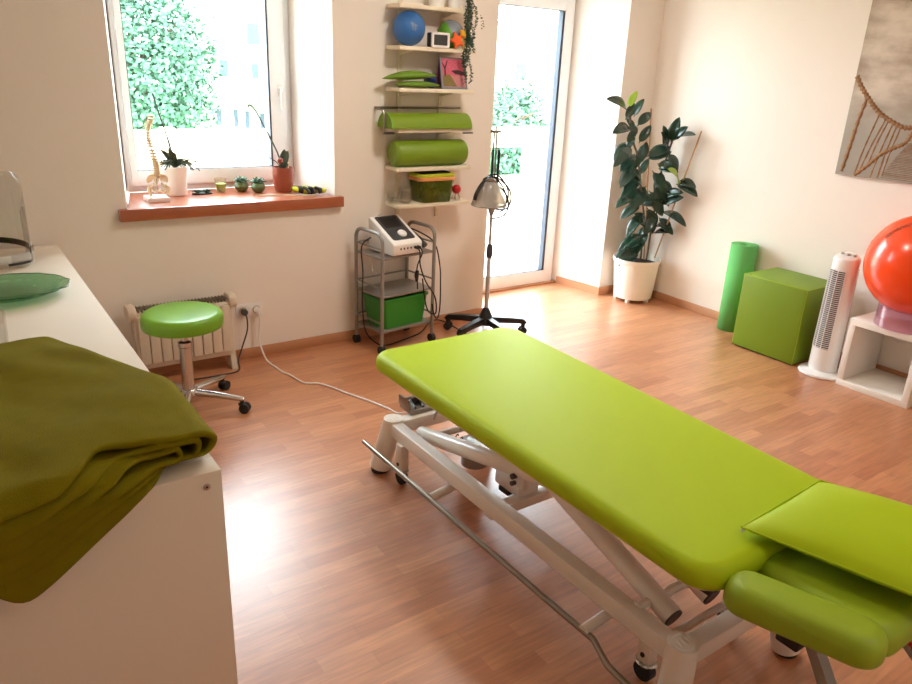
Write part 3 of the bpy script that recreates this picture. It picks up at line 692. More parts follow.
MB().lathe([(.018, .545), (.022, .56), (.022, .61), (.016, .635)], 18, (LX, LY, 0)).build('clamp_collar', M['dgrey'], il)
MB().tube([(LX, LY, .60), (LX - .006, LY, .96)], .010, 14).build('upper_pole', M['pale_steel'], il)
q = MB()
for s_ in (-1, 1): q.b2((LX + .012 + s_ * .010 - .004, LY + .018, .92), (LX + .012 + s_ * .010 + .004, LY + .03, 1.34), .002)
q.b2((LX - .020, LY + .005, 1.335), (LX + .044, LY + .036, 1.352), .003).tube([(LX + .014, LY + .024, 1.35), (LX + .014, LY + .024, 1.375)], .006, 8).b2((LX - .02, LY + .005, .915), (LX + .044, LY + .035, .955), .003)
q.build('spring_arm', M['steel'], il)
q = MB()
for s_ in (-1, 1): q.tube([(LX + .012 + s_ * .024, LY + .008, .96), (LX + .012 + s_ * .024, LY + .008, 1.235)], .0085, 10)
q.build('spring_cover', M['black'], il)
hx, hy = LX - .065, LY - .05
HU = .055
MB().lathe([(.035, .995), (.05, .985), (.068, .955), (.075, .925), (.105, .875), (.112, .855), (.114, .845), (.109, .846), (.102, .875), (.07, .925), (.062, .955), (.03, .99)], 40, (hx, hy, HU)).build('lamp_dome', M['dome'], il)
MB().lathe([(.02, .935), (.032, .925), (.030, .91), (.02, .895), (.004, .89)], 24, (hx, hy, HU)).build('reflector', M['chrome'], il)
MB().lathe([(.033, .945), (.036, .975), (.036, 1.005), (.022, 1.015)], 24, (hx, hy, HU)).build('lamp_socket', M['steel'], il)
MB().tube([(hx + .113 * cos(k * pi / 20), hy + .113 * sin(k * pi / 20), .848 + HU) for k in range(40)], .0035, 6, closed=True).build('dome_rim', M['steel'], il)
MB().tube(spline([(hx - .115, hy, 0.940), (hx - .10, hy, 0.985), (hx - .05, hy + .01, 1.040), (hx + .01, hy + .03, 1.060), (hx + .035, hy + .07, 1.040)], 6), [.012] * 14 + [.02] * 11, 10).build('handle', M['black'], il)
MB().lathe([(.045, .845), (.04, .83), (.02, .80), (.012, .77)], 20, (LX - .004, LY, HU)).build('head_joint', M['grey'], il)
for dx_, dz_ in ((0, 0), (.018, -.03), (.034, .012), (.012, .03)):
    MB().tube(spline([(hx + .02, hy + .05, 1.065 + dz_ * .4), (hx + .08, hy + .03, 1.05 + dz_), (hx + .125 + dx_, hy + .01, .985 + dz_), (hx + .14 + dx_, hy, .915 + dz_), (hx + .115 + dx_, hy + .01, .855 + dz_), (hx + .07, hy + .05, .845 + dz_ * 1.5)], 6), .0056, 6).build('loose_cable', M['black'], il)
MB().tube(spline([(hx + .12, hy, 0.855), (hx + .14, hy, 0.795), (hx + .12, hy + .01, 0.775), (hx + .08, hy + .03, 0.725), (LX + .012, LY - .012, .64)], 6), .003, 6).build('loose_cable', M['black'], il)

# ------------------------------------------------------------------ wall shelves
for nm, x in (('left', 2.405), ('right', 2.705)):
    r_ = thing('shelf_upright', 'white slotted wall upright carrying the shelves, ' + ('the one nearer the window' if x < 2.5 else 'the one nearer the balcony door'), 'upright', (x, D, .80), 'wall uprights of the shelves')
    MB().b2((x - .014, D - .012, .77), (x + .014, D - .001, 2.25), .002).build('channel', M['cream'], r_)
    q = MB()
    for k in range(28): q.b2((x - .004, D - .0135, .80 + k * .052), (x + .004, D - .0115, .825 + k * .052))
    q.build('slot', M['beige'], r_)
SZ = [2.035, 1.812, 1.580, 1.348, 1.117, .892]
what = ['holding the pot with the trailing plant', 'holding the blue ball and clock', 'holding the green cushions and calendar', 'holding the half round bolster', 'holding the round bolster', 'holding the plastic tub, lowest of the six']
for z, wt in zip(SZ, what):
    s_ = thing('wall_shelf', 'cream white wall shelf ' + wt, 'shelf', (2.56, 4.02, z), 'cream wall shelves')
    MB().b2((2.305, 3.93, z - .022), (2.85, D - .014, z), .0015).build('board', M['cream'], s_)
    for x in (2.405, 2.705):
        MB().prism([(D - .012, z - .022), (3.95, z - .022), (3.95, z - .026), (D - .012, z - .048)], x - .007, x + .007, YZX).build('bracket', M['cream'], s_)

# top shelf: two white pots and the trailing plant
for x, r_, lab in ((2.60, .055, 'white planter at the middle of topmost shelf'), (2.725, .045, 'narrow white planter on topmost shelf next to the trailing plant')):
    p_ = thing('planter', lab, 'planter', (x, 4.01, SZ[0]), 'white planters on the topmost shelf')
    MB().lathe([(r_ * .8, 0), (r_, .11), (r_ * .9, .112), (r_ * .85, .09), (.004, .09)], 28, (x, 4.01, SZ[0])).build('pot', M['wplast'], p_)
    MB().lathe([(r_ * .86, .088), (r_ * .5, .096), (.004, .098)], 20, (x, 4.01, SZ[0])).build('soil', M['soil'], p_)
random.seed(4)
tpn = thing('trailing_plant', 'small leaved green trailing plant hanging from the end of topmost shelf', 'plant', (2.80, 3.975, SZ[0]))
MB().lathe([(.025, .0), (.032, .06), (.028, .062), (.004, .05)], 20, (2.80, 3.975, SZ[0])).build('pot', M['wplast'], tpn)
def leaf_quad(mb, p, d, n, l, w_):
    d = d.normalized(); sd = d.cross(n).normalized(); up = sd.cross(d)
    mb.add([p, p + d * l * .45 + sd * w_ * .5 + up * w_ * .12, p + d * l, p + d * l * .45 - sd * w_ * .5 + up * w_ * .12], [(0, 1, 2, 3)])
lv = MB(); sm_ = MB()
for s_ in range(9):
    x = 2.782 + random.uniform(-.028, .030); L_ = random.choice((.10, .14, .2, .26, .30, .38)) + random.uniform(0, .03); ph = random.uniform(0, 6)
    pts = [V((2.80, 3.975, SZ[0] + .06)), V(((x + 2.80) / 2, 3.945, SZ[0] + .065)), V((x, 3.912, SZ[0] + .02))]
    k = 0
    while k * .03 < L_: k += 1; pts.append(V((x + .010 * sin(k * .8 + ph) + .0015 * k * (x - 2.812) * 10, 3.908 + .006 * cos(k + ph), SZ[0] + .01 - k * .03)))
    sm_.tube(spline(pts, 2), .0014, 5)
    for p in spline(pts, 4)[4:]:
        for _ in range(2): leaf_quad(lv, p, V((random.uniform(-1, 1), random.uniform(-1, .2), random.uniform(-.8, .4))), V((random.uniform(-.4, .4), -1, random.uniform(0, 1))), random.uniform(.012, .02), .009)
for k in range(10):
    p = V((2.86 + random.uniform(-.01, .012), 3.91, SZ[0] - .03 - k * .008)); leaf_quad(lv, p, V((random.uniform(-1, 1), -.5, random.uniform(-.8, .4))), V((0, -1, .4)), .016, .01)
lv.build('foliage', M['ivy'], tpn); sm_.build('stems', M['dark'], tpn)

# second shelf: blue ball, clock, colourful ball, foam stars
def seam_ball(name, c, r, mat): return MB().ball(c, r, 48)
bbl = one('exercise_ball', MB().ball((2.405, 3.998, SZ[1] + .0965), .096, 48), M['blue'], 'small blue exercise ball with white logo on wall shelf', 'ball', (2.405, 3.998, SZ[1]), ang=180)
q = MB(); bc = V((2.405, 3.998, SZ[1] + .0965)); vdir = (V((0, 0, 1.69)) - bc).normalized(); sx_ = V((0, 0, 1)).cross(vdir).normalized(); uy = vdir.cross(sx_)
def onball(c, r, a, b): # a,b small offsets seen from the front of the ball
    p = vdir + sx_ * a + uy * b; return c + p.normalized() * r
for a0, b0, a1, b1 in ((.12, .38, .62, .20), (.12, .30, .58, .12), (.17, .20, .55, .02), (.20, .08, .52, -.06), (.20, -.03, .46, -.14), (.22, .36, .26, -.08), (.40, .28, .44, -.12)):
    q.tube([onball(bc, .0963, a0 + (a1 - a0) * k / 8, b0 + (b1 - b0) * k / 8 + .02 * sin(k * 2.2 + a0 * 9)) for k in range(9)], .0013, 6)
q.build('printed_logo', M['greyvin'], bbl)
ck = thing('digital_clock', 'small digital clock with white frame and grey sides beside blue ball', 'clock', (2.60, 3.96, SZ[1]))
T = Matrix.Translation((2.580, 3.945, SZ[1] + .0425)) @ RZ(4)
q = MB(); q.box((0, .012, 0), (.125, .05, .080), .008); q.v = [T @ p for p in q.v]; q.build('case', M['dgrey'], ck)
q = MB(); o_ = rrect(.132, .084, .010, 4)(0); i_ = rrect(.104, .058, .003, 4)(0); n = len(o_)
vs = [(x, y, 0) for x, y in o_] + [(x, y, .012) for x, y in o_] + [(x, y, .012) for x, y in i_] + [(x, y, .004) for x, y in i_]
q.add(vs, [(i * n + j, i * n + (j + 1) % n, ((i + 1) % 4) * n + (j + 1) % n, ((i + 1) % 4) * n + j) for i in range(4) for j in range(n)], T @ Matrix.Translation((0, -.012, 0)) @ RX(90)); q.build('bezel', M['wplast'], ck)
q = MB().pad(rrect(.106, .060, .002, 2), .0, .005, .0005, T @ Matrix.Translation((0, -.012, 0)) @ RX(90)).build('display', M['dgrey'], ck)
cbl = thing('beach_ball', 'green and grey panelled ball behind the clock', 'ball', (2.725, 4.015, SZ[1]))
cc = V((2.716, 4.022, SZ[1] + .0825)); R_ = .082
def gore(c, r, a0, a1, T, n=12):
    q = MB(); q.grid(lambda u, v: c + (T @ V((r * sin(pi * (.001 + .998 * v)) * cos(a0 + (a1 - a0) * u), r * sin(pi * (.001 + .998 * v)) * sin(a0 + (a1 - a0) * u), -r * cos(pi * (.001 + .998 * v))))), n, 20); return q
TB = (RZ(10) @ RX(62) @ RY(32)).to_3x3()
tc_ = (V((0, 0, 1.69)) - cc).normalized(); zz = (V((0, 0, 1)) + V((-.815, .58, 0)) * .55); zz = (zz - tc_ * zz.dot(tc_)).normalized(); yy_ = zz.cross(tc_)
TB = Matrix((tc_, yy_, zz)).transposed()
for k, mt in enumerate(('greyvin', 'yel2', 'oran2', 'grn3')):
    a = pi / 2 * k + .12; gore(cc, R_, a, a + pi / 2, TB).build('panel', M[mt], cbl, ang=180)
def star(name, c, r, mat, label, th_, T):
    pl = [((r if k % 2 == 0 else r * .5) * cos(pi / 2 + k * pi / 5), (r if k % 2 == 0 else r * .5) * sin(pi / 2 + k * pi / 5)) for k in range(10)]
    o = one(name, MB().prism(pl, -th_ / 2, th_ / 2, Matrix.Translation(c) @ T), mat, label, 'toy', c, 'foam shapes on the second shelf'); md = o.modifiers.new('round', 'BEVEL'); md.width = .004; md.segments = 2
    return o
star('foam_star', (2.695, 3.922, SZ[1] + .047), .052, M['oran2'], 'orange foam star leaning beside the clock', .022, RZ(-6) @ RX(80) @ RZ(20))
star('foam_star', (2.735, 3.915, SZ[1] + .088), .030, M['yel2'], 'golden yellow foam star on top of the orange foam star', .02, RZ(8) @ RX(75) @ RZ(52))
star('foam_star', (2.797, 3.942, SZ[1] + .050), .046, M['teal'], 'teal foam star tucked behind the sand coloured one', .02, RX(78) @ RZ(10))
star('foam_star', (2.740, 3.934, SZ[1] + .040), .047, M['sand'], 'sand coloured foam star at the shelf edge', .02, RZ(10) @ RX(84) @ RZ(-18))

# third shelf: two leaf-shaped cushions, navy bell, calendar
def lens(c, L_, w_, h_, T, bend=0.):
    q = MB(); n = 30
    q.grid(lambda u, v: V(c) + (T.to_3x3() @ V((L_ * (u - .5), w_ * max(0, sin(pi * min(max(u, .004), .996))) ** .8 * cos(2 * pi * v), h_ * max(0, sin(pi * min(max(u, .004), .996))) ** .8 * sin(2 * pi * v) + bend * (1 - (2 * u - 1) ** 2)))), n, 18); return q
one('lumbar_cushion', lens((2.415, 3.99, SZ[2] + .060), .37, .062, .026, RZ(-4) @ RY(-4), .012), M['shelfgreen'], 'upper of two green almond shaped cushions on the shelf', 'cushion', (2.445, 3.99, SZ[2] + .03), 'almond shaped cushions on the third shelf', ang=180)
one('lumbar_cushion', lens((2.455, 3.965, SZ[2] + .0205), .33, .05, .019, RZ(3), .002), M['shelfgreen'], 'lower of two green almond shaped cushions on the shelf', 'cushion', (2.495, 3.965, SZ[2]), 'almond shaped cushions on the third shelf', ang=180)
bell = thing('massage_ball', 'navy blue massage ball between green cushions and calendar', 'massage ball', (2.615, 4.03, SZ[2]))
MB().ball((2.600, 4.052, SZ[2] + .043), .043, 28, (1, .9, 1)).build('body', M['navy'], bell)
q = MB()
for k in range(26):
    a = k * 2.4; z = 1 - 2 * (k + .5) / 26; r_ = math.sqrt(1 - z * z)
    q.ball((2.600 + .043 * r_ * cos(a), 4.052 + .0385 * r_ * sin(a), SZ[2] + .043 + .041 * z), .0045, 8)
q.build('nub', M['navy'], bell)
cal = thing('calendar', 'standing desk calendar with pink blossom picture on third wall shelf', 'calendar', (2.74, 3.99, SZ[2]))
T = Matrix.Translation((2.715, 3.950, SZ[2] + .002)) @ RZ(2) @ RX(-12) @ Matrix.Diagonal((1, 1, 1.1, 1))
def cbx(lo, hi, b=0): q = MB().b2(lo, hi, b); q.v = [T @ p for p in q.v]; return q
cbx((-.098, 0, .0), (.098, .004, .168)).build('front_board', M['greyvin'], cal)
T2 = Matrix.Translation((2.715, 3.990, SZ[2] + .172)) @ RZ(2) @ RX(14); q = MB().b2((-.098, .0, -.168), (.098, .004, 0)); q.v = [T2 @ p for p in q.v]; q.build('back_board', pm('purple_card', (120, 60, 92), .6), cal)
CALM = {k: pm('print_' + k, c, .55, var=(90, .18), c2=c2) for k, c, c2 in (('blossom', (226, 120, 140), (176, 62, 92)), ('path', (206, 140, 140), (178, 108, 116)), ('bank', (150, 130, 70), (96, 92, 50)), ('trees', (76, 46, 48), (40, 30, 30)))}
pic = cbx((-.086, -.0012, .012), (.088, .0, .160)).build('picture', CALM['blossom'], cal)
def flat(poly, h): return MB().prism(poly, -.0004 - h, .0, T @ Matrix(((1, 0, 0, 0), (0, 0, 1, -.0012), (0, 1, 0, 0), (0, 0, 0, 1))))
flat([(-.03, .075), (.086, .066), (.086, .014), (.02, .014)], .0002).build('printed_path', CALM['path'], pic)
flat([(-.084, .014), (.018, .014), (-.034, .078), (-.084, .07)], .0004).build('printed_bank', CALM['bank'], pic)
flat([(-.02, .098), (.03, .102), (.086, .092), (.086, .074), (.01, .08)], .0006).build('printed_trees', CALM['trees'], pic)
q = flat([(-.072, .07), (-.062, .07), (-.06, .11), (-.04, .15), (-.046, .152), (-.066, .118), (-.082, .14), (-.084, .136), (-.070, .105)], .0007); q.build('printed_trunk', CALM['trees'], pic)

# fourth shelf: half-round bolster with a steel rail frame; fifth: round bolster
hf = thing('half_bolster', 'green half round bolster on the shelf with steel rail', 'bolster', (2.59, 4.0, SZ[3]))
poly = [(.088 * cos(pi * k / 16), .088 * sin(pi * k / 16)) for k in range(17)]
MB().prism(poly, 2.255, 2.835, Matrix.Translation((0, 4.002, SZ[3] + .001)) @ YZX).build('cover', M['roll'], hf, ang=50)
MB().tube([V((2.254, 4.002 + .088 * cos(pi * k / 16), SZ[3] + .003 + .088 * sin(pi * k / 16))) for k in range(17)], .003, 6).build('piping', M['grn3'], hf)
rl = thing('steel_rail', 'thin steel rail frame fixed around the half round bolster', 'rail', (2.5, 4.09, SZ[3] + .1))
MB().tube([(2.235, 4.095, SZ[3] + .112), (2.86, 4.095, SZ[3] + .115)], .007, 8).build('rod', M['steel'], rl)
MB().tube([(2.242, 4.095, SZ[3] + .112), (2.240, 4.00, SZ[3] + .100), (2.240, 3.985, SZ[3] + .07), (2.240, 3.985, SZ[3] - .02)], .0055, 8).build('rod', M['steel'], rl)
MB().b2((2.236, 3.972, SZ[3] - .035), (2.303, 3.996, SZ[3] - .023), .003).build('rail_foot', M['dgrey'], rl)
MB().b2((2.77, 3.915, SZ[3] - .030), (2.845, 3.929, SZ[3] - .022), .002).build('rail_foot', M['dgrey'], rl)
q = MB().pad(lambda i: [((.079 - i) * cos(2 * pi * k / 48), (.079 - i) * sin(2 * pi * k / 48)) for k in range(48)], 2.308, 2.832, .022, Matrix.Translation((0, 4.005, SZ[4] + .0795)) @ Matrix(((0, 0, 1, 0), (1, 0, 0, 0), (0, 1, 0, 0), (0, 0, 0, 1))), er0=.022)
rb_ = one('round_bolster', q, M['roll'], 'green round bolster roll on the fifth wall shelf', 'bolster', (2.59, 4.005, SZ[4]), ang=70)
# lowest shelf: cup stacks, tub, red toy
for i, (x, y, n_, lab) in enumerate(((2.318, 4.01, 3, 'short stack of clear plastic cups at the shelf end nearest the window'), (2.395, 3.985, 5, 'tall stack of clear plastic cups against the green tub'))):
    q = MB()
    for k in range(n_): q.lathe([(.003, .004), (.026, .004), (.038, .034), (.042, .036), (.042, .033), (.039, .031), (.028, 0), (.003, 0)], 24, (x, y, SZ[5] + k * .016))
    one('cup_stack', q, M['clear'], lab, 'cups', (x, y, SZ[5]), 'clear cup stacks on the lowest shelf')
tb = thing('storage_tub', 'green translucent tub with orange rim and dark lid on lowest shelf', 'tub', (2.60, 4.01, SZ[5]))
def tubring(w0, w1, z0, z1, th=.003): # tapered rounded tub shell
    a, b_ = rrect(w0[0], w0[1], .035, 6, 2.605, 4.012), rrect(w1[0], w1[1], .04, 6, 2.605, 4.012); n = len(a(0))
    vs = [(x, y, z0) for x, y in a(0)] + [(x, y, z1) for x, y in b_(0)] + [(x, y, z1) for x, y in b_(th)] + [(x, y, z0 + th) for x, y in a(th)]
    return MB().add(vs, [tuple(range(n))[::-1], tuple(3 * n + j for j in range(n))] + [(i * n + j, i * n + (j + 1) % n, (i + 1) * n + (j + 1) % n, (i + 1) * n + j) for i in range(3) for j in range(n)])
tubring((.225, .150), (.270, .172), SZ[5] + .001, SZ[5] + .150).build('tub_body', M['tub'], tb)
MB().pad(rrect(.284, .178, .043, 6, 2.605, 4.012), SZ[5] + .138, SZ[5] + .160, .004, er0=.004).build('rim', M['salmon'], tb)
MB().pad(rrect(.276, .174, .043, 6, 2.605, 4.012), SZ[5] + .160, SZ[5] + .180, .006).build('lid', M['limepl'], tb)
MB().pad(rrect(.225, .13, .03, 6, 2.605, 4.012), SZ[5] + .179, SZ[5] + .188, .003).build('lid_panel', M['black'], tb)
for p, r_, mt, lab in (((2.55, 3.985, .044), .036, 'yel2', 'yellow ball inside the green tub'), ((2.665, 4.02, .044), .034, 'salmon', 'orange ball inside the green tub'), ((2.60, 4.04, .10), .032, 'limepl', 'lime ball inside the green tub')):
    one('toy_ball', MB().ball((p[0], p[1], SZ[5] + p[2]), r_, 20), M[mt], lab, 'ball', (p[0], p[1], SZ[5] + p[2] - r_), 'toys inside the green tub')
for x, z, a in ((2.60, .055, 40), (2.655, .052, -25)):
    one('toy_block', MB().box((x, 3.962, SZ[5] + z), (.018, .016, .075), .003, M=RY(a)), M['sand'], 'sand coloured wooden block ' + ('leaning to the window side' if a < 0 else 'leaning to the door side') + ' inside the green tub', 'block', (x, 3.962, SZ[5] + z), 'toys inside the green tub')
tt = thing('massage_toy', 'red ball massager on clear feet beside the green tub', 'massager', (2.785, 3.99, SZ[5]))
MB().ball((2.785, 3.99, SZ[5] + .068), .030, 24).build('ball', M['red'], tt)
q = MB()
for k in range(5):
    a = k * 2 * pi / 5; q.tube([(2.785 + .016 * cos(a), 3.99 + .016 * sin(a), SZ[5] + .045), (2.785 + .026 * cos(a), 3.99 + .026 * sin(a), SZ[5] + .018), (2.785 + .026 * cos(a), 3.99 + .026 * sin(a), SZ[5] + .003)], [.004, .006, .008], 8)
q.build('feet', M['clear'], tt)
# ------------------------------------------------------------------ things on the window sill
SL = .945
sp = thing('spine_model', 'cream anatomical spine and pelvis model on white stand on window sill', 'anatomical model', (.985, 4.29, SL))
MB().b2((.918, 4.225, SL), (1.032, 4.345, SL + .024), .002).build('stand', M['wplast'], sp)
MB().tube([(.985, 4.29, SL + .02), (.985, 4.29, SL + .12)], .0025, 8).build('rod', M['chrome'], sp)
crv = spline([(.993, 4.30, 1.075), (.990, 4.285, 1.12), (.982, 4.275, 1.17), (.972, 4.29, 1.23), (.966, 4.305, 1.285), (.972, 4.30, 1.34), (.985, 4.29, 1.375)], 8)
nv = 24
for k in range(nv):
    p = crv[int(k / (nv - 1) * (len(crv) - 1))]; r_ = .0205 - .007 * k / nv
    q = MB().lathe([(r_ * .85, -.0055), (r_ * .95, -.004), (r_ * .8, 0), (r_ * .95, .004), (r_ * .85, .0055)], 12, p)
    q.tube([p + V((-r_ * 1.7, .008, 0)), p + V((r_ * 1.7, .008, 0))], [.0028] * 2, 6).tube([p, p + V((0, .02, -.006))], [.003, .002], 6)
    q.build('vertebra', M['bone'], sp)
MB().tube([p + V((0, 0, 0)) for p in crv], .0045, 8).build('disc_column', M['cream'], sp)
MB().lathe([(.016, -.006), (.02, .0), (.017, .007), (.004, .010)], 16, (.986, 4.288, 1.392)).build('skull_plate', M['bone'], sp)
MB().tube([(.991, 4.305, 1.075), (.989, 4.32, 1.05), (.988, 4.32, 1.025)], [.018, .014, .004], 10).build('sacrum', M['bone'], sp)
for s_ in (-1, 1):
    q = MB()
    def ili(u, v): # flared wing of the pelvis
        a = radians(-20 + 150 * u); r_ = .012 + .034 * v * (.8 + .2 * sin(a))
        return V((.99 + s_ * (.014 + r_ * cos(a) * .75 + .012 * v), 4.30 - .030 * v + .03 * (1 - u), 1.05 + r_ * sin(a) * .85))
    q.grid(ili, 14, 6); q.build('hip_bone', M['bone'], sp, solid=.006)
    MB().tube(spline([(.99 + s_ * .02, 4.295, 1.04), (.99 + s_ * .030, 4.285, 1.015), (.99 + s_ * .026, 4.275, .995), (.99 + s_ * .012, 4.265, 1.0), (.99 + s_ * .003, 4.262, 1.008)], 5), .0055, 8).build('pubic_bone', M['bone'], sp)
    MB().ball((.99 + s_ * .038, 4.285, 1.022), .011, 12).tube(spline([(.99 + s_ * .041, 4.285, 1.022), (.99 + s_ * .050, 4.285, 1.012), (.99 + s_ * .046, 4.285, .99), (.99 + s_ * .042, 4.285, .972)], 4), [.010] * 8 + [.008] * 5, 10).build('femur_head', M['bone'], sp)

random.seed(11)
wp = thing('orchid_pot', 'tall white pot with withered orchid beside the spine model', 'potted plant', (1.13, 4.44, SL))
MB().lathe([(.050, 0), (.054, .004), (.068, .158), (.069, .163), (.064, .163), (.058, .145), (.003, .145)], 40, (1.125, 4.44, SL)).build('pot', M['wplast'], wp)
MB().lathe([(.053, .148), (.03, .153), (.003, .155)], 20, (1.13, 4.44, SL)).build('soil', M['soil'], wp)
def blade(mb, p0, p1, w_, sag=.0, n=8, nrm=V((0, -1, .4))):
    p0, p1 = V(p0), V(p1); d = (p1 - p0); sd = d.cross(nrm).normalized(); vs = []
    up = sd.cross(d.normalized())
    for i in range(n + 1):
        t = i / n; c = p0 + d * t + V((0, 0, sag * sin(pi * t))); ww = w_ * .5 * max(.02, sin(pi * (t * .93 + .05))) ** .75
        vs += [c - sd * ww + up * ww * .22, c, c + sd * ww + up * ww * .22]
    fs = []
    for i in range(n): b_ = i * 3; fs += [(b_, b_ + 1, b_ + 4, b_ + 3), (b_ + 1, b_ + 2, b_ + 5, b_ + 4)]
    mb.add(vs, fs)
def blades(mb, c, n, l0, l1, w_, up0, up1):
    for _ in range(n):
        a = random.uniform(0, 2 * pi); l_ = random.uniform(l0, l1); u = random.uniform(up0, up1)
        blade(mb, c, V(c) + V((cos(a) * l_, sin(a) * l_ * .7, l_ * u)), w_, sag=.01)
lf = MB()
for p1, w_ in (((1.05, 4.42, 1.205), .030), ((1.09, 4.40, 1.215), .034), ((1.12, 4.41, 1.19), .03), ((1.17, 4.41, 1.15), .03), ((1.08, 4.43, 1.14), .03)):
    blade(lf, (1.128, 4.44, SL + .155), p1, w_, .012)
lf.build('leaves', M['orchid'], wp, solid=.002)
q = MB()
for _ in range(34):
    a = random.uniform(-1.2, 1.0) if _ % 3 else random.uniform(2, 4); l_ = random.uniform(.05, .15)
    q.tube(spline([(1.13, 4.44, SL + .155), (1.13 + .5 * l_ * cos(a), 4.44 - .3 * l_, SL + .185 + random.uniform(0, .02)), (1.13 + l_ * cos(a), 4.44 - l_ * .4 * random.random(), SL + .145 + random.uniform(-.01, .04))], 5), .0032, 6)
q.build('aerial_roots', M['orchid'], wp)
MB().tube(spline([(1.132, 4.44, SL + .15), (1.105, 4.44, 1.24), (1.086, 4.44, 1.32), (1.058, 4.44, 1.43), (1.042, 4.44, 1.505)], 6), [.006] * 8 + [.0045] * 17, 8).build('flower_spike', M['dark'], wp)
MB().tube([(1.175, 4.45, SL + .14), (1.178, 4.45, 1.175)], .003, 8).build('support_stick', M['bone'], wp)

cn = thing('glass_candle', 'green candle in a clear tapered glass on window sill', 'candle', (1.385, 4.45, SL))
MB().lathe([(.026, .001), (.030, .03), (.037, .082), (.0355, .082), (.028, .03), (.024, .006), (.003, .006)], 32, (1.385, 4.45, SL)).build('glass', M['clear'], cn)
MB().lathe([(.0235, .007), (.0275, .03), (.031, .052), (.003, .054)], 28, (1.385, 4.45, SL)).build('wax', M['candle'], cn)
for x, y, r_, lab in ((1.508, 4.44, .043, 'potted succulent nearer the candle in round green pot'), (1.588, 4.375, .042, 'potted succulent nearer the brown pot in round green pot')):
    s_ = thing('potted_succulent', lab, 'potted plant', (x, y, SL), 'round green succulent pots')
    MB().lathe([(r_ * .5, 0), (r_ * .85, .014), (r_, .034), (r_ * .86, .052), (r_ * .8, .056), (r_ * .75, .048), (.003, .048)], 28, (x, y, SL)).build('pot', M['gpot'], s_)
    q = MB(); 
    for k in range(20):
        a = k * 2.4; t = k / 20; l_ = .056 - .032 * t
        blade(q, (x, y, SL + .048), (x + l_ * cos(a), y + l_ * sin(a), SL + .062 + .030 * t), .020, .004, 6, V((0, 0, 1)))
    q.build('rosette', M['succ'], s_, solid=.004)
tw = thing('succulent_tray', 'low flat dark rosette plants lying on sill in front of candle', 'plant', (1.262, 4.42, SL))
MB().lathe([(.02, 0), (.058, .002), (.062, .008), (.055, .008), (.003, .005)], 24, (1.262, 4.42, SL), sy=.5).build('tray', M['dark'], tw)
q = MB()
for cx_ in (1.238, 1.288):
    for k in range(16):
        a = k * 2.4; l_ = .034 - .016 * k / 16; blade(q, (cx_, 4.42, SL + .006), (cx_ + l_ * cos(a), 4.42 + l_ * .7 * sin(a), SL + .014 + .018 * k / 16), .014, .003, 5, V((0, 0, 1)))
q.build('rosette', M['orchid'], tw, solid=.003)
bp_ = thing('brown_orchid_pot', 'glossy reddish brown pot with bare orchid spike on window sill', 'potted plant', (1.745, 4.36, SL))
MB().lathe([(.045, 0), (.052, .004), (.062, .05), (.066, .10), (.064, .148), (.059, .148), (.058, .13), (.003, .13)], 40, (1.745, 4.36, SL)).build('pot', M['copper'], bp_)
MB().lathe([(.057, .132), (.03, .14), (.003, .142)], 20, (1.745, 4.36, SL)).build('soil', M['soil'], bp_)
lf = MB()
for p1, w_ in (((1.745, 4.33, 1.20), .05), ((1.77, 4.34, 1.19), .045), ((1.715, 4.33, 1.15), .035), ((1.78, 4.36, 1.11), .03)): blade(lf, (1.74, 4.36, SL + .138), p1, w_, .008)
lf.build('leaves', M['orchid'], bp_, solid=.003)
MB().ball((1.713, 4.32, 1.135), .019, 16, (1, .6, 1)).build('dry_leaf', M['copper'], bp_)
q = MB().tube(spline([(1.745, 4.36, SL + .135), (1.71, 4.355, 1.18), (1.672, 4.355, 1.26), (1.63, 4.36, 1.345), (1.59, 4.36, 1.42), (1.558, 4.36, 1.452), (1.545, 4.36, 1.44)], 6), .0046, 8)
q.tube(spline([(1.735, 4.36, SL + .135), (1.70, 4.355, 1.125), (1.66, 4.35, 1.15), (1.635, 4.35, 1.175)], 5), .0028, 7); q.build('flower_spike', M['dark'], bp_)
MB().tube([(1.785, 4.375, SL + .12), (1.79, 4.375, 1.19)], .0035, 8).build('support_stick', M['bone'], bp_)
gl = thing('yellow_glove', 'folded yellow and black striped work glove on sill corner', 'glove', (1.845, 4.22, SL))
def glv(u, v):
    a = 2 * pi * v; x = (u - .5) * .175; s_ = max(.05, sin(pi * (.06 + .9 * u))) ** .5
    p = V((1.845 + x, 4.215 - .10 * (u - .5) + .040 * s_ * cos(a), SL + .026 + .025 * s_ * sin(a) + .006 * noise.noise(V((u * 6, a, 2)))))
    p.z = max(SL + .001, p.z); return p
for k in range(7):
    MB().grid(lambda u, v: glv((k + u) / 7, v), 4, 20).build('stripe', M['yellow'] if k % 2 == 0 else M['black'], gl, ang=180)
q = MB()
for k in range(3): q.tube(spline([(1.80 + k * .03, 4.19 - .015 * k, SL + .045), (1.815 + k * .032, 4.17 - .014 * k, SL + .038), (1.825 + k * .03, 4.155 - .012 * k, SL + .014)], 4), [.010] * 6 + [.011] * 3, 10)
q.build('fingers', M['black'], gl)
one('pencil', MB().tube([(1.52, 4.25, SL + .004), (1.86, 4.14, SL + .004)], .004, 6), M['cream'], 'thin pale stick lying along the front of window sill', 'stick', (1.7, 4.2, SL))

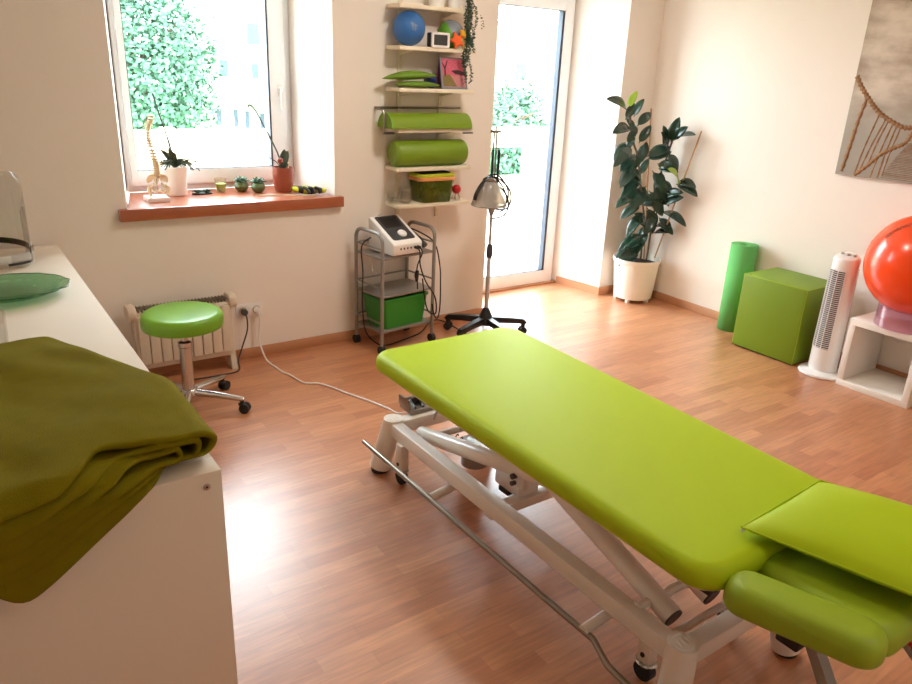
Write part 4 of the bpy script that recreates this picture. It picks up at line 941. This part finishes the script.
# ------------------------------------------------------------------ rubber plant in the corner
PX, PY = 4.505, 3.885
rp_ = thing('rubber_plant', 'tall dark leaved rubber plant with two canes in white pot in the room corner', 'potted plant', (PX, PY, 0))
MB().lathe([(.145, .028), (.150, .03), (.178, .315), (.186, .32), (.188, .348), (.180, .348), (.176, .33), (.170, .30), (.003, .30)], 56, (PX, PY, 0)).build('pot', M['plantpot'], rp_)
q = MB()
for k in range(5): a = k * 2 * pi / 5 + 3.6; q.box((PX + .13 * cos(a), PY + .13 * sin(a), .014), (.03, .03, .028), .004)
q.build('pot_feet', M['plantpot'], rp_)
MB().lathe([(.172, .303), (.09, .318), (.003, .32)], 28, (PX, PY, 0)).build('soil', M['soil'], rp_)
cam_p = V((0, 0, 1.69))
# leaf bases and tips given as points in the corner (x, y, z)
LEAVES = [((4.189, 3.886, 1.472), (3.933, 3.852, 1.547), 0.085, 0), ((4.2, 3.882, 1.49), (4.224, 3.84, 1.606), 0.053, 1), ((4.166, 3.869, 1.407), (4.251, 3.876, 1.52), 0.059, 0), ((4.264, 3.881, 1.425), (4.307, 3.841, 1.554), 0.059, 0), ((4.329, 3.897, 1.358), (4.46, 3.892, 1.455), 0.069, 0), ((4.227, 3.875, 1.355), (3.983, 3.806, 1.316), 0.085, 0), ((4.343, 3.873, 1.239), (4.402, 3.828, 1.372), 0.064, 0), ((4.233, 3.88, 1.235), (4.251, 3.857, 1.344), 0.05, 0), ((4.276, 3.889, 1.246), (4.11, 3.884, 1.115), 0.085, 0), ((4.337, 3.888, 1.159), (4.16, 3.853, 1.037), 0.085, 0), ((4.341, 3.879, 1.086), (4.196, 3.882, 0.938), 0.085, 0), ((4.404, 3.89, 1.007), (4.223, 3.855, 0.894), 0.085, 0), ((4.446, 3.891, 0.891), (4.302, 3.908, 0.818), 0.068, 0), ((4.499, 3.881, 0.915), (4.364, 3.909, 0.759), 0.085, 0), ((4.433, 3.897, 1.0), (4.482, 3.879, 1.119), 0.055, 0), ((4.362, 3.872, 0.829), (4.118, 3.818, 0.779), 0.085, 0), ((4.468, 3.89, 0.773), (4.294, 3.914, 0.664), 0.085, 0), ((4.494, 3.869, 0.709), (4.335, 3.868, 0.53), 0.085, 0), ((4.398, 3.883, 1.104), (4.441, 3.886, 1.246), 0.063, 0), ((4.421, 3.85, 1.141), (4.6, 3.784, 1.214), 0.085, 0), ((4.445, 3.875, 0.803), (4.6, 3.758, 0.824), 0.082, 0), ((4.6, 3.827, 0.717), (4.474, 3.819, 0.541), 0.085, 0), ((4.548, 3.886, 1.028), (4.6, 3.747, 0.83), 0.085, 0), ((4.592, 3.883, 1.078), (4.6, 3.682, 1.06), 0.085, 0), ((4.505, 3.85, 0.54), (4.208, 3.824, 0.438), 0.085, 0), ((4.565, 3.879, 0.501), (4.338, 3.831, 0.346), 0.085, 0), ((4.6, 3.785, 0.73), (4.6, 3.534, 0.653), 0.085, 0), ((4.6, 3.802, 0.674), (4.6, 3.667, 0.587), 0.068, 0), ((4.6, 3.79, 1.25), (4.583, 3.725, 1.437), 0.083, 0), ((4.6, 3.761, 1.265), (4.6, 3.57, 1.321), 0.083, 0), ((4.6, 3.777, 1.269), (4.6, 3.65, 1.374), 0.07, 0), ((4.597, 3.842, 1.195), (4.525, 3.819, 1.369), 0.08, 0), ((4.6, 3.791, 1.168), (4.6, 3.69, 1.049), 0.066, 0), ((4.6, 3.843, 1.036), (4.54, 3.797, 0.816), 0.085, 0), ((4.6, 3.664, 0.949), (4.369, 3.594, 1.084), 0.085, 1), ((4.6, 3.67, 0.979), (4.6, 3.497, 0.948), 0.074, 0), ((4.6, 3.789, 0.846), (4.6, 3.603, 0.898), 0.081, 0), ((4.6, 3.846, 0.592), (4.6, 3.669, 0.619), 0.075, 0), ((4.441, 3.842, 0.426), (4.238, 3.834, 0.379), 0.085, 0), ((4.383, 3.846, 0.964), (4.247, 3.83, 1.055), 0.069, 0), ((4.51, 3.86, 0.879), (4.6, 3.799, 0.723), 0.08, 0), ((4.299, 3.897, 1.329), (4.217, 3.909, 1.413), 0.05, 0), ((4.522, 3.865, 0.642), (4.394, 3.876, 0.708), 0.061, 0), ((4.6, 3.852, 0.953), (4.6, 3.71, 0.888), 0.065, 0), ((4.502, 3.849, 0.752), (4.6, 3.832, 0.599), 0.076, 0), ((4.372, 3.874, 1.184), (4.352, 3.9, 1.043), 0.061, 0), ((4.493, 3.898, 0.477), (4.57, 3.889, 0.593), 0.059, 0), ((4.218, 3.861, 1.191), (4.297, 3.88, 1.287), 0.053, 0), ((4.226, 3.84, 1.225), (4.008, 3.781, 1.087), 0.085, 0), ((4.315, 3.874, 1.133), (4.218, 3.865, 0.981), 0.076, 0), ((4.325, 3.848, 1.066), (4.161, 3.841, 0.921), 0.085, 0), ((4.431, 3.893, 0.979), (4.209, 3.861, 0.83), 0.085, 0), ((4.51, 3.866, 0.88), (4.278, 3.819, 0.752), 0.085, 0), ((4.367, 3.857, 1.083), (4.407, 3.885, 1.225), 0.063, 0), ((4.444, 3.863, 1.119), (4.6, 3.768, 1.181), 0.081, 0), ((4.49, 3.895, 0.761), (4.6, 3.77, 0.781), 0.07, 0), ((4.538, 3.856, 1.011), (4.6, 3.723, 0.774), 0.085, 0), ((4.596, 3.87, 1.047), (4.6, 3.678, 1.041), 0.081, 0), ((4.512, 3.859, 0.485), (4.257, 3.888, 0.365), 0.085, 0), ((4.6, 3.801, 0.636), (4.6, 3.644, 0.568), 0.072, 0), ((4.6, 3.824, 1.175), (4.45, 3.766, 1.328), 0.085, 0), ((4.6, 3.82, 1.002), (4.519, 3.794, 0.784), 0.085, 0), ((4.6, 3.681, 0.952), (4.6, 3.473, 0.888), 0.085, 0), ((4.6, 3.798, 0.794), (4.6, 3.595, 0.864), 0.085, 0), ((4.6, 3.834, 0.546), (4.6, 3.67, 0.581), 0.07, 0), ((4.528, 3.896, 0.383), (4.319, 3.904, 0.292), 0.085, 0), ((4.413, 3.855, 0.912), (4.242, 3.812, 1.006), 0.084, 0), ((4.499, 3.849, 0.856), (4.6, 3.768, 0.694), 0.085, 0), ((4.284, 3.858, 1.289), (4.192, 3.848, 1.383), 0.056, 0), ((4.544, 3.868, 0.603), (4.361, 3.863, 0.675), 0.083, 0), ((4.6, 3.847, 0.903), (4.6, 3.67, 0.849), 0.078, 0), ((4.497, 3.847, 0.729), (4.6, 3.844, 0.538), 0.085, 0), ((4.469, 3.858, 0.441), (4.537, 3.841, 0.555), 0.056, 0)]
def big_leaf(p0, p1, w_, nrm):
    q = MB(); p0, p1 = V(p0), V(p1); d = p1 - p0; L_ = d.length; dn = d.normalized(); sd = dn.cross(nrm).normalized(); up = sd.cross(dn)
    n = 12; vs = []
    for i in range(n + 1):
        t = i / n; c = p0 + d * t + up * (.10 * L_ * sin(pi * t))
        ww = w_ * .5 * (max(0, sin(pi * min(1, max(0, (t - .08) / .92)) ** .85)) ** .7 if t > .08 else .04) + .0015
        for j in (-1, -.5, 0, .5, 1): vs.append(c + sd * ww * j + up * ww * (.24 * abs(j)))
    fs = [(i * 5 + j, i * 5 + j + 1, i * 5 + 6 + j, i * 5 + 5 + j) for i in range(n) for j in range(4)]
    return q.add(vs, fs)
random.seed(3)
for k, (b_, tip, w_, new) in enumerate(LEAVES):
    b_, tip = V(b_), V(tip); view = (cam_p - b_).normalized()
    nr = (view * .75 + V((random.uniform(-.45, .45), random.uniform(-.4, .2), .55))).normalized()
    big_leaf(b_, tip, w_, nr).build('leaf', M['leaf_new'] if new else M['leaf'], rp_, solid=.0025, ang=180)
for st_ in [[(4.541, 3.88, 0.325), (4.533, 3.88, 0.531), (4.51, 3.88, 0.693), (4.444, 3.88, 0.88), (4.405, 3.88, 1.009), (4.347, 3.88, 1.16), (4.285, 3.88, 1.258), (4.216, 3.88, 1.449)], [(4.59, 3.86, 0.325), (4.595, 3.86, 0.503), (4.6, 3.859, 0.61), (4.6, 3.852, 0.824), (4.6, 3.846, 0.98), (4.6, 3.813, 1.111), (4.6, 3.785, 1.226), (4.6, 3.756, 1.327)]]: MB().tube(spline(st_, 6), .008, 8).build('stem', M['stem'], rp_, ang=180)
for st_ in [[(4.6, 3.896, 0.315), (4.462, 3.9, 1.485)], [(4.6, 3.79, 0.353), (4.6, 3.525, 1.354)]]: MB().tube(st_, .006, 8).build('cane', M['bamboo'], rp_)

# ------------------------------------------------------------------ along the right-hand wall
ym = thing('yoga_mat', 'rolled green exercise mat standing upright beside the cube seat', 'mat', (4.595, 3.015, 0))
sp_ = []
for k in range(150):
    a = k / 150 * 2 * pi * 4.2; r_ = .034 + .0135 * a / (2 * pi); sp_.append((r_ * cos(a - 1.2), r_ * sin(a - 1.2)))
q = MB(); vs = [(4.595 + x, 3.015 + y, z) for z in (0.0, .31, .63) for x, y in sp_]; m_ = len(sp_)
q.add(vs, [(i * m_ + j, i * m_ + j + 1, (i + 1) * m_ + j + 1, (i + 1) * m_ + j) for i in range(2) for j in range(m_ - 1)]); q.build('mat_roll', M['mat'], ym, solid=.011, ang=60)

cu_ = thing('cube_seat', 'lime green upholstered cube seat standing against wall beside the fan', 'cube seat', (4.49, 2.56, 0))
x0, x1, y0, y1, zh = 4.307, 4.686, 2.334, 2.790, .508
MB().b2((x0, y0, .006), (x1, y1, zh), .012, 3).build('cover', M['roll'], cu_)
q = MB()
e_ = .004
for a, b_ in (((x0, y0), (x0, y1)), ((x0, y0), (x1, y0)), ((x0, y1), (x1, y1)), ((x1, y0), (x1, y1))): q.tube([(a[0] + e_ * (1 if a[0] == x0 else -1), a[1] + e_ * (1 if a[1] == y0 else -1), zh - e_), (b_[0] + e_ * (1 if b_[0] == x0 else -1), b_[1] + e_ * (1 if b_[1] == y0 else -1), zh - e_)], .0035, 6)
for x in (x0, x1):
    for y in (y0, y1): q.tube([(x + e_ * (1 if x == x0 else -1), y + e_ * (1 if y == y0 else -1), .01), (x + e_ * (1 if x == x0 else -1), y + e_ * (1 if y == y0 else -1), zh - e_)], .0035, 6)
q.build('piping', M['lime2'], cu_)
MB().b2((x0 + .02, y0 + .02, 0), (x1 - .02, y1 - .02, .008)).build('base_board', M['black'], cu_)

tf = thing('tower_fan', 'white tower fan standing between the cube seat and white box shelf', 'fan', (4.385, 2.18, 0))
FX, FY = 4.385, 2.18
MB().lathe([(.132, 0), (.136, .006), (.132, .016), (.09, .026), (.06, .032), (.003, .033)], 48, (FX, FY, 0)).build('base', M['wplast'], tf)
FR = RZ(8)   # front of the fan turned towards -X
T = Matrix.Translation((FX, FY, 0)) @ FR
def fan_out(w0): return lambda i: [((.062 - i) * cos(a) * (1.0), (w0 - i) * sin(a)) for a in [2 * pi * k / 48 for k in range(48)]]
vs = []; zs = [(.03, .082), (.05, .085), (.15, .084), (.45, .079), (.70, .074), (.728, .075), (.748, .068), (.755, .056)]
for z, w_ in zs: vs += [(.070 * (w_ / .08) * cos(2 * pi * k / 48), w_ * sin(2 * pi * k / 48), z + (.012 * -cos(2 * pi * k / 48) * -1 if z > .72 else 0)) for k in range(48)]
MB().add(vs, [(i * 48 + j, i * 48 + (j + 1) % 48, (i + 1) * 48 + (j + 1) % 48, (i + 1) * 48 + j) for i in range(len(zs) - 1) for j in range(48)] + [tuple(range(48))[::-1], tuple((len(zs) - 1) * 48 + j for j in range(48))], T).build('housing', M['wplast'], tf)
def shell(a0, a1, z0, z1, off): # strip on the housing front, angles around -X
    def fn(u, v):
        z = z0 + (z1 - z0) * v; a = pi + a0 + (a1 - a0) * u; w_ = .0835 - (z - .15) * .0125
        return T @ V(((.070 * w_ / .08 + off) * cos(a), (w_ + off) * sin(a), z))
    return fn
MB().grid(shell(-1.0, .42, .175, .665, .0008), 16, 4).build('grille_recess', M['dgrey'], tf)
q = MB()
for k in range(40):
    z = .18 + k * .0122
    q.tube([shell(-1.0, .42, z, z + .001, .003)(u / 10, 0) for u in range(11)], .0022, 5)
for u in (0, .30, .62, 1.0): q.tube([shell(-1.0, .42, .172, .670, .0035)(u, v / 10) for v in range(11)], .0026, 6)
q.build('grille', M['wplast'], tf)
q = MB()
for k in range(30): q.tube([shell(1.65, 1.95, .20 + k * .0165, .21 + k * .0165, .0006)(u / 4, 0) for u in range(5)], .0024, 5)
q.build('side_vents', M['grey'], tf)
q = MB()
for k in range(3): q.lathe([(.011, 0), (.010, .010), (.003, .011)], 14, (FX + .004, FY - .036 + k * .036, .757))
q.build('control_knobs', M['chrome'], tf)

bx = thing('box_shelf', 'white open cube box shelf carrying the red ball', 'shelf', (4.485, 1.826, 0))
x0, x1, y0, y1, zh, th = 4.292, 4.682, 1.617, 2.035, .42, .038
MB().b2((x0, y0, zh - th), (x1, y1, zh), .0012).build('top_panel', M['boxwhite'], bx)
MB().b2((x0, y0, 0), (x1, y1, th), .0012).build('bottom_panel', M['boxwhite'], bx)
for y in (y0, y1 - th): MB().b2((x0, y, th - .001), (x1, y + th, zh - th + .001), .0012).build('side_panel', M['boxwhite'], bx)
cab('wall_cable', [(4.693, 1.93, .245), (4.66, 1.90, .25), (4.64, 1.85, .262), (4.66, 1.80, .27), (4.690, 1.77, .285)], .004, 'thin white cord seen behind the open white box shelf', M['wplast'])

rc = (4.418, 1.793)
one('ball_ring', MB().lathe([(.153, 0), (.155, .004), (.153, .118), (.151, .120), (.149, .118), (.150, .004), (.153, 0)], 56, (rc[0], rc[1], .42), cap=False), M['ringpl'], 'clear pinkish plastic ring under the red exercise ball', 'ball stand', (rc[0], rc[1], .42))
RB = V((4.405, 1.79, .787)); RB = V((rc[0], rc[1], .782)); RR = .280
rb2 = one('gym_ball', MB().ball(RB, RR, 72), M['orange'], 'large glossy orange red gym ball resting in clear ring on box shelf', 'ball', (RB.x, RB.y, RB.z - RR), ang=180)
vdir = (cam_p - RB).normalized(); sx_ = V((0, 0, 1)).cross(vdir).normalized(); uy = vdir.cross(sx_)
def onsph(az, el):  # az: degrees towards the picture's right, el: degrees up, seen from the room
    p = Matrix.Rotation(radians(-el), 3, sx_) @ vdir; p = Matrix.Rotation(radians(az), 3, uy) @ p; return RB + p * (RR + .0004)
q = MB()
random.seed(8)
ang0, ang1 = 148, 80
def lp(t, off): # lettering band running along a small circle
    a = radians(ang0 + (ang1 - ang0) * t); r_ = .80 + off * .010; a_, b_ = r_ * cos(a), r_ * sin(a); c_ = math.sqrt(max(.0, 1 - a_ * a_ - b_ * b_)); return RB + (sx_ * a_ + uy * b_ + vdir * c_).normalized() * (RR + .0006)
for k in range(26):
    t = (k + .5) / 26; kind = k % 4
    q.tube([lp(t, -2.4 + (0 if kind else .8)), lp(t + .004, 2.4)], .0022, 5)
    if kind in (0, 2): q.tube([lp(t, 2.2), lp(t + .026, 2.0)], .002, 5)
    if kind in (1, 2): q.tube([lp(t, 0), lp(t + .022, .4)], .002, 5)
    if kind == 3: q.tube([lp(t, -2.2), lp(t + .024, -2.0)], .002, 5)
q.build('printed_lettering', M['stem'], rb2)

# canvas print of a rope bridge
cv = thing('canvas_picture', 'large sepia canvas print of rope bridge under cloudy sky on wall', 'picture', (4.685, 1.75, 1.178))
CX = 4.672
MB().b2((CX, 1.0, 1.178), (4.699, 2.522, 2.40), .002).build('canvas', M['print'], cv)
def ribbon(pts, w_, mat, name, h=.0006, n=8, tw=0):
    P = spline([(CX, y, z) for y, z in pts], n); vs = []; fs = []
    for i, p in enumerate(P):
        d = (P[min(i + 1, len(P) - 1)] - P[max(i - 1, 0)]).normalized(); sd = d.cross(V((1, 0, 0))).normalized(); ww = w_ * (.5 + .16 * sin(i * 1.9) * (1 if tw else 0))
        for e in (0, h): vs += [p + sd * ww - V((e, 0, 0)), p - sd * ww - V((e, 0, 0))]
    for i in range(len(P) - 1):
        b_ = i * 4; fs += [(b_ + 2, b_ + 3, b_ + 7, b_ + 6), (b_, b_ + 2, b_ + 6, b_ + 4), (b_ + 1, b_ + 3, b_ + 7, b_ + 5)]
    return MB().add(vs, fs)
hand = [(2.515, 1.76), (2.47, 1.695), (2.421, 1.642), (2.37, 1.59), (2.314, 1.548), (2.24, 1.51), (2.167, 1.487), (2.10, 1.50), (2.04, 1.52), (1.90, 1.60), (1.70, 1.74), (1.45, 1.95), (1.2, 2.2)]
q = ribbon(hand, .026, M['rope'], '', .0012, 10, 1)
post = ribbon([(2.425, 1.645), (2.45, 1.50), (2.465, 1.36), (2.485, 1.20)], .022, M['rope'], '', .0010, 10, 1)
low = ribbon([(2.40, 1.185), (2.33, 1.255), (2.272, 1.322), (2.20, 1.37), (2.147, 1.404), (2.12, 1.46), (2.10, 1.50)], .022, M['rope'], '', .0011, 10, 1)
for s_ in (post, low): q.add(s_.v, s_.f)
for (a, b_) in (((2.33, 1.555), (2.40, 1.20)), ((2.285, 1.535), (2.375, 1.21)), ((2.268, 1.525), (2.33, 1.27)), ((2.24, 1.51), (2.30, 1.185)), ((2.215, 1.50), (2.26, 1.185)), ((2.19, 1.495), (2.235, 1.20)), ((1.95, 1.57), (1.93, 1.35)), ((1.85, 1.63), (1.82, 1.33)), ((1.72, 1.73), (1.68, 1.30)), ((1.55, 1.87), (1.5, 1.25))):
    s_ = ribbon([a, ((a[0] + b_[0]) / 2 + .006, (a[1] + b_[1]) / 2), b_], .009, M['rope'], '', .0009, 8, 1); q.add(s_.v, s_.f)
q.v = [V(p) for p in q.v]; q.build('printed_rope', M['rope'], cv, ang=180)
q = MB(); random.seed(2)
for k in range(26):
    z = 1.19 + k * .0105 * (1 - k * .008); w0 = 2.235 - k * .0045; w1 = 1.86 + k * .005
    q.prism([(w1, z), (w0, z + random.uniform(-.002, .002)), (w0 + .006, z + .0062), (w1, z + .006)], 0, .0007, Matrix.Translation((CX, 0, 0)) @ Matrix(((0, 0, -1, 0), (1, 0, 0, 0), (0, 1, 0, 0), (0, 0, 0, 1))))
q.build('printed_planks', M['plank'], cv)

# ------------------------------------------------------------------ outside the window and the balcony door
struct('terrace', MB().b2((-6, YO, -.10), (16, 8.2, -.02)), M['terrace'])
struct('garden_ground', MB().b2((-40, 8.2, -2.6), (70, 70, -2.5)), M['grass'])
pr_ = thing('parapet', 'whitewashed timber terrace parapet with open bay outside balcony door', 'parapet', (4, 8.05, 0))
MB().b2((-6, 8.0, -.02), (16, 8.1, .36), .004).build('base_wall', M['parapet'], pr_)
MB().b2((-6, 7.98, .75), (16, 8.12, 1.0), .006).build('top_rail', M['parapet'], pr_)
MB().b2((-6, 8.02, .36), (5.9, 8.08, .75)).build('infill_panel', M['parapet'], pr_)
MB().b2((7.0, 8.02, .36), (16, 8.08, .75)).build('infill_panel', M['parapet'], pr_)
for x in (-3, -.5, 2.0, 4.2, 5.85, 6.82, 9.2, 12): MB().b2((x - .06, 7.96, -.02), (x + .06, 8.14, 1.02), .006).build('post', M['parapet'], pr_)
# buildings
def house(name, label, lo, hi, wins, roof=None, y=25, dp=6):
    h = thing(name, label, 'house', ((lo[0] + hi[0]) / 2, y, lo[1]))
    MB().b2((lo[0], y, lo[1]), (hi[0], y + dp, hi[1])).build('wall', M['out_wall'], h)
    for (x, z, w_, q_) in wins:
        f = MB().b2((x - w_ / 2 - .05, y - .06, z - q_ / 2 - .05), (x + w_ / 2 + .05, y + .02, z + q_ / 2 + .05)).build('window', M['out_wall'], h)
        MB().b2((x - w_ / 2, y - .075, z - q_ / 2), (x + w_ / 2, y - .05, z + q_ / 2)).build('pane', M['out_win'], f)
    if roof:
        MB().add([V(p) for p in roof], [(0, 1, 2, 3), (4, 5, 6, 7), (0, 1, 5, 4), (1, 2, 6, 5), (2, 3, 7, 6), (3, 0, 4, 7)]).build('roof', M['out_roof'], h)
    if roof: MB().tube([(roof[0][0], roof[0][1], roof[0][2]), (roof[1][0], roof[1][1], roof[1][2])], .06, 6).tube([(roof[0][0] + .7, roof[0][1], roof[0][2] - .1), (roof[0][0] + .72, y - .06, roof[0][2] - .5), (roof[0][0] + .72, y - .06, roof[0][2] - 2)], .05, 6).build('gutter', M['grey'], h)
    return h
def slab(x0, x1, y0, y1, z0, z1, t=.15): # sloping roof, eaves at y0/z0
    return [(x0, y0, z0), (x1, y0, z0 - .25), (x1, y1, z1 - .25), (x0, y1, z1), (x0, y0, z0 + t), (x1, y0, z0 - .25 + t), (x1, y1, z1 - .25 + t), (x0, y1, z1 + t)]
house('town_house', 'pale low house with shuttered windows beyond the terrace outside window', (7.45, -2.5), (11.5, .32), [(7.86, -.05, .15, .52), (8.42, -.10, .14, .55), (8.80, -.14, .14, .55), (9.32, -.18, .16, .5)], slab(6.95, 11.7, 24.4, 27.1, .48, .95), dp=2)
h = house('tall_house', 'pale upper house with hipped roof and chimney behind the low house', (7.55, -2.5), (12.5, 1.98), [(8.95, 1.42, .30, .55), (10.1, 1.36, .26, .5)], slab(7.0, 12.8, 27.4, 30.5, 2.02, 2.75), y=27.6)
MB().b2((10.2, 28.4, 2.0), (10.65, 28.9, 3.0)).build('chimney', M['out_win'], h)
house('neighbour_house', 'pale house seen through the balcony door glass', (17.0, -2.5), (30, 3.6), [(20.4, 1.75, .6, .62), (23.5, 1.7, .6, .62)], slab(16.5, 31, 24.4, 30, 3.7, 5.0))
# trees
def crown(c, r, n, ls, sc, seed):
    random.seed(seed); q = MB()
    for _ in range(n):
        d = V((random.gauss(0, 1), random.gauss(0, 1), random.gauss(0, 1))).normalized(); rad = r * random.uniform(.55, 1.0) * (1 + .28 * noise.noise(d * 2.1 + V((seed, 0, 0))))
        p = V(c) + V((d.x * sc[0], d.y * sc[1], d.z * sc[2])) * rad
        leaf_quad(q, p, V((random.uniform(-1, 1), random.uniform(-1, 1), random.uniform(-1, .5))), V((d.x, d.y, d.z + .4)), ls * random.uniform(.7, 1.3), ls * .6)
    return q
def tree(name, label, c, r, n, ls, sc, seed, base=-2.5, mat='tree', limbs=7):
    t_ = thing(name, label, 'tree', (c[0], c[1], base), None)
    crown(c, r, n, ls, sc, seed).build('crown', M[mat], t_)
    q = MB().tube([(c[0], c[1], base), (c[0] + .1, c[1], c[2] - r * .2), (c[0] - .1, c[1], c[2] + r * .3)], [.22, .16, .06], 10)
    for k in range(limbs):
        a = k * .9; q.tube([(c[0], c[1], c[2] - r * .4 + k * .15), (c[0] + r * .6 * cos(a), c[1] + r * .6 * sin(a), c[2] + r * .2 + k * .1)], [.07, .02], 6)
    q.build('trunk', M['bark'], t_)
tree('chestnut_tree', 'big leafy green tree beyond the terrace outside the window', (3.5, 16.2, 1.4), 2.0, 15000, .125, (.80, .8, 1.0), 3)
tree('hazel_bush', 'green bush beyond terrace parapet seen through balcony door', (9.6, 12.2, .15), 1.0, 3200, .13, (1.0, .7, 1.0), 7)
tree('birch_tree', 'light green young tree behind the bush outside balcony door', (13.3, 16.5, .45), 1.15, 2600, .15, (1., .7, 1.0), 12, limbs=0)
